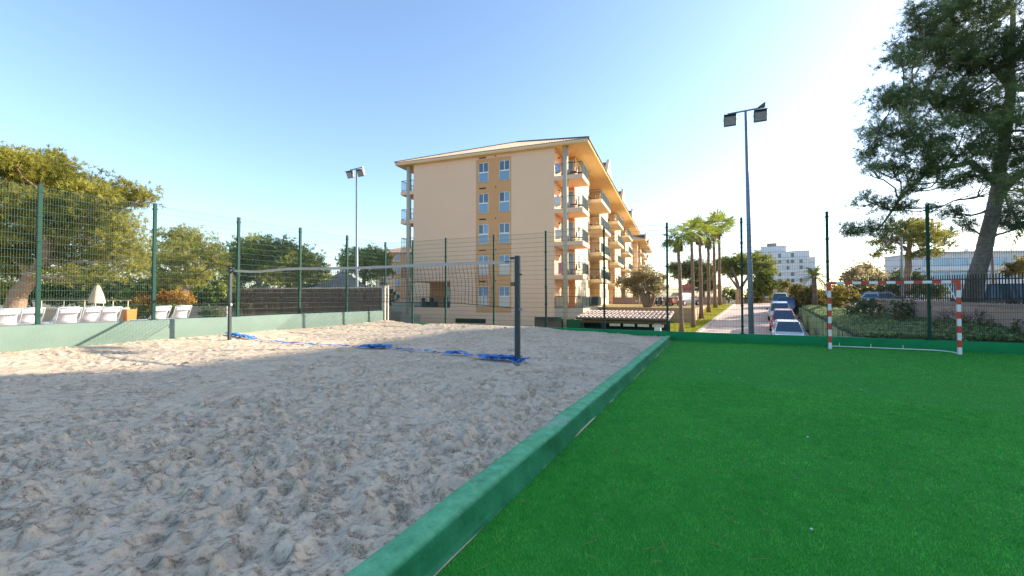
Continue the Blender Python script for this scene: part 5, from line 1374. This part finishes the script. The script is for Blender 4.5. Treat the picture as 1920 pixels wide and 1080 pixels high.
p = at(1766, 634, 14.6); agave('wide grey green agave right of the fence post behind the goal', (p[0], p[1], .32), 34, .52, 2)
p = at(1832, 638, 14.0); agave('small agave right of the right goal post', (p[0], p[1], .34), 22, .36, 3)

# pink garden wall with iron railing
wl = [(8.36, 17.55), (8.16, 18.1), (6.48, 24.4)]
pw = thing('garden_wall', 'pink rendered garden wall topped by a dark iron railing, on the right', 'wall', (0, 0, 0))
zt_ = lambda y: float(np.interp(y, [17.5, 18.1, 24.4, 30, 36], [1.375, 1.388, 1.524, 1.56, 1.6]))
for (a, b) in zip(wl[:-1], wl[1:]):
    d = Vector((b[0] - a[0], b[1] - a[1], 0)); nrm = Vector((-d.y, d.x, 0)).normalized() * .11
    A0, B0 = Vector((*a, 0)), Vector((*b, 0))
    def ring(h, za, zb, nn): return [A0 - nn + Vector((0, 0, za)), B0 - nn + Vector((0, 0, zb)), B0 + nn + Vector((0, 0, zb)), A0 + nn + Vector((0, 0, za))]
    za, zb = zt_(a[1]), zt_(b[1])
    MB().hexa(ring(0, -.3, -.3, nrm), ring(0, za - .09, zb - .09, nrm)).build('wall_panel', M['pink_wall'], pw)
    MB().hexa(ring(0, za - .088, zb - .088, nrm * 1.4), ring(0, za, zb, nrm * 1.4)).build('coping', M['pink_cap'], pw)
    L = d.length; nbar = int(L / .105); rl = MB()
    for i in range(nbar):
        f = (i + .5) / nbar; q = A0.lerp(B0, f); z = za + (zb - za) * f
        rl.box((q.x, q.y, z + .46), (.022, .022, .90)); rl.hexa([(q.x - .013, q.y - .013, z + .91), (q.x + .013, q.y - .013, z + .91), (q.x + .013, q.y + .013, z + .91), (q.x - .013, q.y + .013, z + .91)], [(q.x - .002, q.y - .002, z + .97), (q.x + .002, q.y - .002, z + .97), (q.x + .002, q.y + .002, z + .97), (q.x - .002, q.y + .002, z + .97)])
    for h in (.10, .78): rl.bar(A0 + Vector((0, 0, za + h)), B0 + Vector((0, 0, zb + h)), .035)
    rl.build('railing', M['iron'], pw)
# street and verge behind the wall
sheet('street', [(8.55, 17.6), (60, 17.6), (60, 61.7), (8.6, 61.7), (8.3, 42), (7.2, 36), (6.8, 30), (6.7, 24.4)], [.58, .58, .62, .62, .6, .6, .6, .6], M['asphalt'])

# shrubs of the garden
shrub('hedge', 'tall golden leaved hedge beyond the left goal post', 'hedge', pblob([(1500, 560, 20), (1520, 552, 20), (1545, 560, 20), (1495, 545, 14), (1530, 572, 18), (1555, 575, 16), (1508, 575, 14)], 43, 1.5, 31), M['leaf_gold'], .24, 70, sig=.14, seed=31)
shrub('bush', 'bright yellow leaved bush framed by the goal, left of the dark round bush', 'bush', pblob([(1575, 552, 17), (1595, 560, 16), (1570, 570, 14), (1590, 548, 10)], 33, 1, 32), M['leaf_yellow'], .17, 80, sig=.12, seed=32)
shrub('bush', 'dark round clipped bush by the pink wall, framed by the goal', 'bush', pblob([(1622, 572, 18), (1605, 578, 13), (1638, 576, 13), (1590, 580, 10)], 18.6, .4, 33), M['leaf_dark'], .11, 120, sig=.08, seed=33)
shrub('bush', 'leafy olive green bush in front of the pink wall, left of the fence post', 'bush', pblob([(1690, 572, 14), (1705, 582, 12), (1678, 580, 10), (1715, 570, 8), (1692, 590, 12)], 16.9, .3, 34), M['leaf_dark'], .10, 120, sig=.09, seed=34)
shrub('bush', 'small leafy shrub at the foot of the pink wall, right edge', 'bush', pblob([(1915, 606, 9), (1902, 618, 7), (1925, 620, 10)], 12.8, .08, 35), M['leaf_dark'], .07, 200, sig=.06, seed=35)
shrub('round_tree', 'grey green tree behind the crossbar, left of the slim mast', 'tree', pblob([(1600, 512, 15), (1620, 502, 15), (1640, 512, 14), (1590, 525, 12), (1612, 525, 16), (1640, 525, 12), (1655, 518, 9)], 52, 2, 36), M['leaf_olive'], .28, 34, sig=.24, seed=36)
shrub('round_tree', 'dark dome shaped tree behind the slim mast', 'tree', pblob([(1690, 520, 18), (1712, 524, 18), (1670, 526, 12), (1728, 528, 10)], 70, 1, 37), M['leaf_dark'], .34, 24, sig=.3, seed=37)
shrub('bush', 'pale yellow tree at the right edge above the railing', 'tree', pblob([(1900, 502, 12), (1918, 494, 14), (1888, 512, 8), (1930, 508, 14)], 44, 1, 38), M['leaf_yellow'], .26, 44, sig=.2, seed=38)
shrub('hedge', 'dark hedge behind the iron railing and the parked cars', 'hedge', row(1565, 1760, 9, 545, 14, 58, 50, .9, seed=39), M['leaf_dark'], .3, 34, sig=.25, seed=39)
# date palm, low, bright fronds
def date_palm(label, base, h, L, seed, r=.22, nl=40):
    g = np.random.default_rng(seed); t = thing('palm_tree', label, 'palm', base, 0, 'palms right of the driveway')
    MB().tube([(0, 0, 0), (.03, 0, h * .5), (0, .02, h)], [r * 1.2, r, r * .9], 10).build('trunk', M['palm_bark'], t, smooth=True)
    V, F, ti = [], [], []
    for i in range(nl):
        az, el = i * 2.399, g.uniform(-.25, 1.35); l = L * g.uniform(.8, 1.1); tn = np.clip(g.normal(.55, .2), 0, 1)
        prev = None
        for k in range(14):
            f = (k + 1) / 14; ang = el - 1.3 * f * f; 
            x_ = l * f * math.cos(el - .65 * f); z_ = l * f * math.sin(el - .65 * f)
            c = np.array([math.cos(az) * x_, math.sin(az) * x_, h + z_]); d = np.array([math.cos(az) * math.cos(ang), math.sin(az) * math.cos(ang), math.sin(ang)]); s = np.array([-math.sin(az), math.cos(az), 0])
            for sg in (-1, 1):
                q = len(V); e = c + sg * s * l * .16 * math.sin(math.pi * min(1, f * .9 + .1)) + d * l * .12 - np.array([0, 0, .04 * l]); V += [c - d * .04 * l, c + d * .02 * l, e]; F.append((q, q + 1, q + 2)); ti += [tn] * 3
    npmesh('crown', np.array(V), np.array(F), M['leaf_palm'], t, np.array(ti), 'stuff')
p = at(1527, 572, 41); date_palm('low bushy palm with thick trunk rising from the golden hedge', (p[0], p[1], .6), 2.9, 1.8, 51)
p = at(1862, 560, 40); q = at(1868, 462, 40); date_palm('slim palm behind the big leaning pine trunk', (p[0], p[1], .6), q[2] - .6, .9, 52, .10, 16)
p = at(1965, 560, 22); q = at(1985, 395, 22); date_palm('palm at the right edge with fronds hanging behind the pine', (p[0], p[1], .6), q[2] - .6, 2.6, 53, .2, 30)

# bare branched shrub behind the right goal post
bsh = thing('bare_shrub', 'leafless many branched shrub behind the right goal post', 'shrub', (*at(1806, 628, 14.2)[:2], .42))
g = np.random.default_rng(77); mb = MB()
def grow(p, d, L, r, k):
    q = p + d * L
    mb.tube([p, (p + q) / 2 + g.normal(0, L * .05, 3), q], [r, r * .85, r * .65], 4)
    if k == 0: return
    for _ in range(3 if k > 1 else 2):
        nd = d + g.normal(0, .55, 3); nd[2] = max(nd[2], -.05); nd /= np.linalg.norm(nd); grow(q, nd, L * g.uniform(.6, .85), r * .62, k - 1)
for i in range(9):
    az = i * .7 + g.uniform(-.2, .2); d = np.array([math.cos(az) * 1.1, math.sin(az) * .9, g.uniform(.5, 1.1)]); d /= np.linalg.norm(d); grow(np.array([0, 0, 0.0]), d, .36, .022, 4)
mb.build('branches', M['twig'], bsh)

# umbrella pine in the middle distance and the slim mast
pine('pine_tree', 'bronze green umbrella pine above the crossbar, behind the fence post', 'tree', 'pines on the right',
     [ptrunk([(1696, 545, .34), (1703, 500, .27), (1704, 465, .2), (1708, 440, .12)], 42), ptrunk([(1702, 485, .16), (1722, 470, .12, .4), (1745, 462, .06, .8)], 42), ptrunk([(1703, 470, .14), (1680, 452, .1), (1655, 450, .05)], 42)],
     pblob([(1690, 428, 24), (1715, 422, 22), (1740, 430, 26), (1768, 442, 18), (1664, 450, 18), (1705, 445, 24), (1738, 452, 22), (1648, 475, 11), (1730, 478, 13), (1752, 472, 15), (1778, 455, 10), (1640, 455, 9), (1712, 480, 9), (1668, 468, 12)], 42, 1.8, 41, .6), M['needle_olive'], M['bark_red'], per=44, tufts=8, needles=5, L=.30, wd=.07, sig=.22, seed=41)
mast = thing('mast', 'slim dark street mast beside the umbrella pine trunk', 'mast', (*at(1692, 560, 38)[:2], .6))
h = at(1692, 443, 38)[2] - .6
MB().tube([(0, 0, 0), (0, 0, h)], [.12, .08], 10).build('pole', M['steel'], mast); MB().box((0, -.1, h), (.3, .3, .10)).build('lamp', M['lamp_dark'], mast)

# -- the big backlit pine on the right
BP = [(1790, 30, 70), (1870, 25, 80), (1740, 20, 40), (1715, 80, 42), (1765, 100, 60), (1692, 112, 28), (1830, 110, 70), (1895, 110, 70), (1660, 190, 34), (1705, 180, 46), (1755, 190, 60), (1820, 200, 60), (1885, 210, 62),
      (1645, 245, 30), (1690, 255, 46), (1740, 265, 52), (1795, 270, 54), (1640, 288, 24), (1672, 310, 30), (1715, 318, 36), (1760, 325, 34), (1860, 275, 46), (1640, 322, 16), (1625, 375, 20), (1655, 382, 24), (1690, 385, 24), (1602, 425, 16), (1632, 432, 22), (1662, 425, 22),
      (1800, 335, 30), (1835, 325, 24), (1790, 400, 24), (1765, 385, 16), (1815, 420, 20), (1905, 395, 40), (1885, 345, 36), (1925, 300, 56), (1920, 420, 30), (1590, 436, 9), (1705, 350, 20),
      (1985, 90, 90), (2000, 240, 90), (1990, 370, 60), (2060, 160, 80)]
pine('pine_tree', 'tall dark backlit pine with leaning bare trunk, filling the right edge', 'tree', 'pines on the right',
     [ptrunk([(1818, 596, .275), (1831, 515, .235), (1850, 448, .205, -.2), (1868, 372, .18, -.6), (1878, 310, .155, -.9), (1888, 220, .13, -1.3), (1896, 120, .10, -1.7), (1900, 10, .05, -1.9)], 14.9), ptrunk([(1866, 372, .14, -.6), (1895, 340, .12, -.6), (1950, 300, .085, -.8), (1990, 220, .05, -1)], 14.9),
      ptrunk([(1872, 345, .105, -.7), (1820, 305, .085, -.9), (1740, 320, .068, -1.0), (1690, 370, .046, -.8), (1655, 420, .026, -.5)], 14.9), ptrunk([(1886, 250, .095, -1.1), (1820, 200, .08, -1.5), (1740, 170, .055, -1.8), (1690, 180, .03, -1.9)], 14.9), ptrunk([(1892, 160, .08, -1.5), (1830, 90, .055, -1.8), (1770, 50, .03, -1.9)], 14.9)],
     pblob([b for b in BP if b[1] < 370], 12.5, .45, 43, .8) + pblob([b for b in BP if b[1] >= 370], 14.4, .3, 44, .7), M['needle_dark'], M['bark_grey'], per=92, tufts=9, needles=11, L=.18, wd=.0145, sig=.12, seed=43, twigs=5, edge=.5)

# ------------------------------------------------------------------ far buildings on the right
wh = thing('hotel_building', 'white stepped multi storey hotel far beyond the driveway', 'building', (*at(1415, 556, 140)[:2], 1.0), R(10) + math.atan2((at(1510, 556, 132) - at(1415, 556, 140))[1], (at(1510, 556, 132) - at(1415, 556, 140))[0]) - R(10))
w2 = LB()
zt0 = lambda y, d=136: at(1460, y, d)[2] - 1.0
MB().box((8.6, 5, zt0(472) / 2), (12.4, 10, zt0(472))).build('wall', M['white_wall'], wh)
MB().box((5.2, 5.2, zt0(460) / 2 + zt0(472) / 2), (7, 8, zt0(460) - zt0(472))).build('penthouse', M['white_wall'], wh)
MB().box((4.6, 5.2, (zt0(453) + zt0(460)) / 2), (2.6, 4, zt0(453) - zt0(460))).build('roof_room', M['grey_wall'], wh)
MB().box((1.2, 5, zt0(466) / 2), (2.4, 8, zt0(466))).build('side_wing', M['white_wall'], wh)
MB().box((15.4, 5, zt0(484) / 2), (1.6, 9, zt0(484))).build('side_wing', M['white_wall'], wh)
for r_, yy in enumerate((478, 489, 501, 513, 525)):
    z = zt0(yy)
    MB().box((8.6, -.25, z - 1.55), (12.3, .5, .22)).build('balcony', M['white'], wh)
    for x in (7.0, 9.2, 10.4, 12.6):
        if (r_ + int(x)) % 3: 
            f_ = MB().box((x, -.03, z - .2), (1.0, .06, 1.5)).build('window', M['white'], wh); MB().box((x, -.065, z - .2), (.8, .01, 1.3)).build('pane', M['glass'], f_)
wb = thing('apartment_building', 'long pale white building with ribbon windows, behind the leaning pine', 'building', (*at(1730, 556, 92)[:2], .9), math.atan2((at(1960, 556, 88) - at(1730, 556, 92))[1], (at(1960, 556, 88) - at(1730, 556, 92))[0]))
BL = 34
MB().box((BL / 2, 6, 5.0), (BL, 12, 10)).build('wall', M['white_wall'], wb)
for z in (1.6, 4.4, 7.2):
    MB().box((BL / 2, -.35, z - .55), (BL - .2, .7, .9)).build('balcony', M['white'], wb)
    MB().box((BL / 2, -.03, z + .75), (BL - .4, .05, 1.5)).build('window_band', M['pale_blue'], wb)
    for k in range(10): MB().box((1.5 + k * 3.4, -.3, z + .72), (.14, .6, 1.6)).build('partition', M['white'], wb)
MB().box((BL / 2, 5.6, 10.1), (BL + .6, 12.6, .25)).build('roof', M['white'], wb)
for x in (2.2, 3.3, 9.5, 21): MB().box((x, 2, 10.6), (.5, .5, .9)).build('chimney', M['white'], wb)
# ------------------------------------------------------------------ end of the driveway: wall, piers, car park
low_wall('low brown garden wall with railing at the end of the palm lawn', (-13.5, 62.2), (1.0, 62.2), .5, 1.55, .25, M['pink_cap'])
er = thing('iron_railing', 'thin iron railing on the low brown wall behind the palms', 'railing', (-13.5, 62.2, 1.55))
mb = MB()
for k in range(96): mb.box((.1 + k * .15, 0, .6), (.035, .035, 1.2))
mb.bar((0, 0, 1.1), (14.4, 0, 1.1), .05).bar((0, 0, .15), (14.4, 0, .15), .05); mb.build('bars', M['iron'], er)
for lab, x in (('left tan gate pier at the end of the driveway', 1383), ('slim tan gate pier just right of its twin at the driveway end', 1389.5), ('pink gate pier behind the farthest parked car', 1454), ('tan gate pier right of the farthest parked car', 1478)):
    p = at(x, 572, 57); g_ = thing('gate_pier', lab, 'pier', (p[0], p[1], gz(p[1]) - .1), 0, 'gate piers at the driveway end')
    MB().box((0, 0, 1.0), (.42 if x not in (1389.5,) else .25, .42, 2.0)).build('pier', M['tan_wall'] if x != 1454 else M['pink_wall'], g_); MB().box((0, 0, 2.04), (.52 if x != 1389.5 else .33, .52, .09)).build('cap', M['pink_cap'], g_)
low_wall('low pinkish wall across the end of the driveway', at(1395, 572, 66), at(1452, 572, 66), .5, 1.5, .25, M['pink_wall'])
aw = thing('kiosk', 'small kiosk with red awning roof between the palm trunks', 'kiosk', (*at(1288, 560, 66)[:2], .6))
MB().box((0, 0, 1.1), (1.5, 1.5, 2.2)).build('cabin', M['grey_wall'], aw); MB().hexa([(-.95, -1.1, 2.2), (.95, -1.1, 2.2), (.95, .9, 2.2), (-.95, .9, 2.2)], [(-.8, -.6, 2.85), (.8, -.6, 2.85), (.8, .7, 2.85), (-.8, .7, 2.85)]).build('awning', M['red_awning'], aw)
bp_ = thing('parasol', 'open blue parasol behind the olive tree', 'parasol', (*at(1199, 576, 47)[:2], UZ))
V = [(0, 0, 2.35)] + [(math.cos(k * math.pi / 4) * 1.0, math.sin(k * math.pi / 4) * 1.0, 1.95) for k in range(8)]
o = MB().add(V, [(0, 1 + k, 1 + (k + 1) % 8) for k in range(8)]).build('canopy', M['blue_canvas'], bp_); o.modifiers.new('thick', 'SOLIDIFY').thickness = .02
MB().tube([(0, 0, 0), (0, 0, 2.4)], .025, 8).build('pole', M['white'], bp_)
wi = thing('scrap', 'tiny red and white scrap lying against the back wall foot', 'litter', (*atz(1338, 640, .0)[:2], 0.02))
MB().tube([(0, 0, 0), (0, 0, .05)], [.06, .03], 8).build('body', M['goal_red'], wi); MB().tube([(.05, 0, .0), (.05, 0, .04)], [.03, .02], 8).build('tip', M['white'], wi)
# ------------------------------------------------------------------ cars (local frame: front towards -y)
def car(label, body_m, loc, rz, L=4.1, Wd=1.74, H=1.47, group='cars parked along the driveway', estate=False):
    t = thing('parked_car', label, 'car', loc, rz, group)
    hl, hw = L / 2, Wd / 2
    # lower body: lofted sections (y, half width, z bottom, z belt)
    secs = [(-hl, hw * .72, .34, .58), (-hl + .10, hw * .86, .24, .66), (-hl + .45, hw * .97, .20, .76), (-hl + 1.05, hw, .20, .88), (-.3, hw, .20, .92), (hl - 1.0, hw, .20, .95), (hl - .35, hw * .97, .22, .96), (hl - .06, hw * .90, .28, .93), (hl, hw * .80, .36, .80)]
    V, F = [], []
    for (y, w_, zb, zt) in secs:
        zm = zb + (zt - zb) * .55
        V += [(-w_ * .9, y, zb), (-w_, y, zm), (-w_ * .985, y, zt - .07), (-w_ * .86, y, zt), (0, y, zt + .03), (w_ * .86, y, zt), (w_ * .985, y, zt - .07), (w_, y, zm), (w_ * .9, y, zb)]
    n = 9
    for i in range(len(secs) - 1):
        for k in range(n): F.append((i * n + k, i * n + (k + 1) % n, i * n + n + (k + 1) % n, i * n + n + k))
    F.append(tuple(range(n))); F.append(tuple(len(V) - 1 - k for k in range(n)))
    MB().add(V, F).build('body', body_m, t, smooth=False, bevel=.02)
    # cabin
    y0, y1, y2, y3 = -hl + 1.02, -hl + 1.78, hl - (.62 if not estate else .42), hl - (.20 if not estate else .10)
    zb, zt = .90, H
    bw, tw = hw * .88, hw * .68
    cb = MB().hexa([(-bw, y0, zb - .02), (bw, y0, zb - .02), (bw, y3, zb + .02), (-bw, y3, zb + .02)], [(-tw, y1, zt), (tw, y1, zt), (tw, y2, zt), (-tw, y2, zt)])
    cab = cb.build('cabin', body_m, t, bevel=.05)
    def panel(name, P4, par, m, off, shrink=.06):
        P4 = [Vector(p) for p in P4]; c = sum(P4, Vector()) / 4
        nn = (P4[1] - P4[0]).cross(P4[3] - P4[0]).normalized()
        if nn.dot(c - Vector((0, 0, 1.0))) < 0: nn = -nn
        q = [p + (c - p) * shrink + nn * off for p in P4]; q2 = [p - nn * .02 for p in q]
        MB().hexa(q2, q).build(name, m, par)
    panel('windshield', [(-bw, y0, zb), (bw, y0, zb), (tw, y1, zt), (-tw, y1, zt)], t, M['glass'], .008, .09)
    panel('rear_window', [(-bw, y3, zb), (bw, y3, zb), (tw, y2, zt), (-tw, y2, zt)], t, M['glass'], .008, .12)
    ym, ymt = (y0 + y3) / 2 + .05, (y1 + y2) / 2 + .02
    for s in (-1, 1):
        panel('side_window', [(s * bw, y0 + .12, zb + .02), (s * bw, ym - .03, zb + .02), (s * tw, ymt - .03, zt - .04), (s * tw, y1 + .04, zt - .04)], t, M['glass'], .008, .07)
        panel('side_window', [(s * bw, ym + .03, zb + .02), (s * bw, y3 - .16, zb + .02), (s * tw, y2 - .08, zt - .04), (s * tw, ymt + .03, zt - .04)], t, M['glass'], .008, .07)
        MB().box((s * (hw + .08), y0 + .30, .98), (.17, .09, .12)).build('door_mirror', M['dark'], t, bevel=.025)
        MB().hexa([(s * hw * .58 - .16, -hl + .02, .56), (s * hw * .58 + .16, -hl + .02, .56), (s * hw * .62 + .16, -hl + .30, .60), (s * hw * .62 - .16, -hl + .30, .60)], [(s * hw * .60 - .15, -hl + .07, .68), (s * hw * .60 + .15, -hl + .07, .68), (s * hw * .64 + .15, -hl + .34, .74), (s * hw * .64 - .15, -hl + .34, .74)]).build('headlight', M['headlamp'], t, bevel=.02)
        MB().box((s * hw * .76, hl - .03, .80), (.16, .10, .26)).build('tail_light', M['tail_red'], t, bevel=.02)
        for yy in (-hl + .78, hl - .74):
            wv = MB().tube([(s * (hw - .20), yy, .31), (s * (hw - .17), yy, .31), (s * (hw + .0), yy, .31), (s * (hw + .015), yy, .31)], [.29, .31, .31, .285], 20).build('wheel', M['tyre'], t)
            MB().tube([(s * (hw + .0), yy, .31), (s * (hw + .022), yy, .31)], [.20, .19], 14).build('rim', M['rim'], wv)
    MB().box((0, -hl + .0, .40), (.52, .03, .11)).build('number_plate', M['plate'], t)
    MB().box((0, hl + .0, .62), (.52, .03, .11)).build('number_plate', M['plate'], t)
    MB().box((0, -hl + .03, .52), (.8, .06, .09)).build('grille', M['dark'], t)
    return t
def ongrade(x, y): return (x, y, gz(y) + .015)
def pitch(o, y):
    s = (gz(y + 2) - gz(y - 2)) / 4.0; o.rotation_euler = (math.atan(s), 0, o.rotation_euler[2])
def dcar(label, m, px_, d, rz, **k):
    p = at(px_, 600, d); o = car(label, m, ongrade(p[0], p[1]), rz, **k); pitch(o, p[1]); return o
DR = -R(6.0)
dcar('white car nearest in the parked row, with a wide blue reflecting windscreen', M['paint_white'], 1477, 27.2, DR + R(2))
dcar('red car second in the parked row, between the white and silver cars', M['paint_red'], 1469, 33.0, DR, H=1.5)
dcar('silver car third in the parked row, with black mirrors', M['paint_silver'], 1462.5, 39.2, DR, Wd=1.80)
dcar('blue car fourth in the parked row, between the silver and pale grey cars', M['paint_blue'], 1473, 43.6, DR + math.pi, Wd=1.78, H=1.5)
dcar('pale grey car farthest in the parked row, by the pink gate pier', M['paint_grey'], 1463, 49.5, DR, Wd=1.8, H=1.62, estate=True)
# cars beyond the garden wall
def scar(label, m, px_, d, rz, **k):
    p = at(px_, 560, d); return car(label, m, (p[0], p[1], .60), rz, group='cars parked in the street behind the iron railing', **k)
scar('blue hatchback seen through the iron railing, right of the leaning pine trunk', M['paint_blue'], 1874, 27, R(96))
scar('pale car seen through the railing, left of the goal fence post', M['paint_silver'], 1660, 40, R(78))
scar('black tall car seen through the railing at the right edge', M['paint_dark'], 1918, 24, R(92), H=1.75, estate=True)
p = at(1284, 575, 50)
car('pale grey car parked on the raised ground, between the first two palm trunks', M['paint_grey'], (p[0], p[1], UZ), R(150), group='cars parked on the raised ground')

# scooters by the olive tree
def scooter(label, loc, rz, m):
    t = thing('motor_scooter', label, 'scooter', loc, rz, 'scooters parked by the olive tree')
    for y in (-.62, .62):
        V = []; 
        tb = MB(); pts = [(0, y + math.cos(a) * .24, .28 + math.sin(a) * .24) for a in np.linspace(0, 2 * math.pi, 17)]
        tb.tube(pts, .05, 6, cap=False); wv = tb.build('wheel', M['tyre'], t, smooth=True)
        MB().tube([(-.03, y, .28), (.03, y, .28)], .16, 12).build('rim', M['rim'], wv)
    MB().hexa([(-.14, .0, .35), (.14, .0, .35), (.10, .82, .48), (-.10, .82, .48)], [(-.16, .05, .68), (.16, .05, .68), (.12, .85, .80), (-.12, .85, .80)]).box((0, -.15, .30), (.28, .5, .08)).build('body', m, t, bevel=.03)
    MB().box((0, .38, .80), (.26, .70, .10)).build('seat', M['dark'], t, bevel=.03)
    MB().hexa([(-.18, -.46, .35), (.18, -.46, .35), (.18, -.38, .35), (-.18, -.38, .35)], [(-.14, -.38, 1.0), (.14, -.38, 1.0), (.14, -.28, 1.0), (-.14, -.28, 1.0)]).build('front_shield', m, t, bevel=.02)
    MB().tube([(0, -.62, .28), (0, -.36, 1.05)], .03, 6).tube([(-.34, -.26, 1.06), (0, -.36, 1.08), (.34, -.26, 1.06)], .02, 6).build('handlebar', M['steel'], t)
    MB().box((0, -.45, .95), (.14, .08, .12)).build('headlight', M['headlamp'], t, bevel=.02)
for i, (px_, d, rz, m, lab) in enumerate(((1234, 46, R(70), 'paint_dark', 'black scooter parked just right of the olive trunk'), (1246, 46.5, R(110), 'paint_silver', 'silver scooter parked left of the tall fence post in front of the raised ground'), (1263, 46, R(80), 'paint_red', 'red scooter parked between the fence post and the nearest palm'))):
    p = at(px_, 576, d); scooter(lab, (p[0], p[1], UZ), rz, M[m])
for img in list(bpy.data.objects):
    if img.type == 'EMPTY' and 'label' not in img: print('unlabelled empty', img.name)
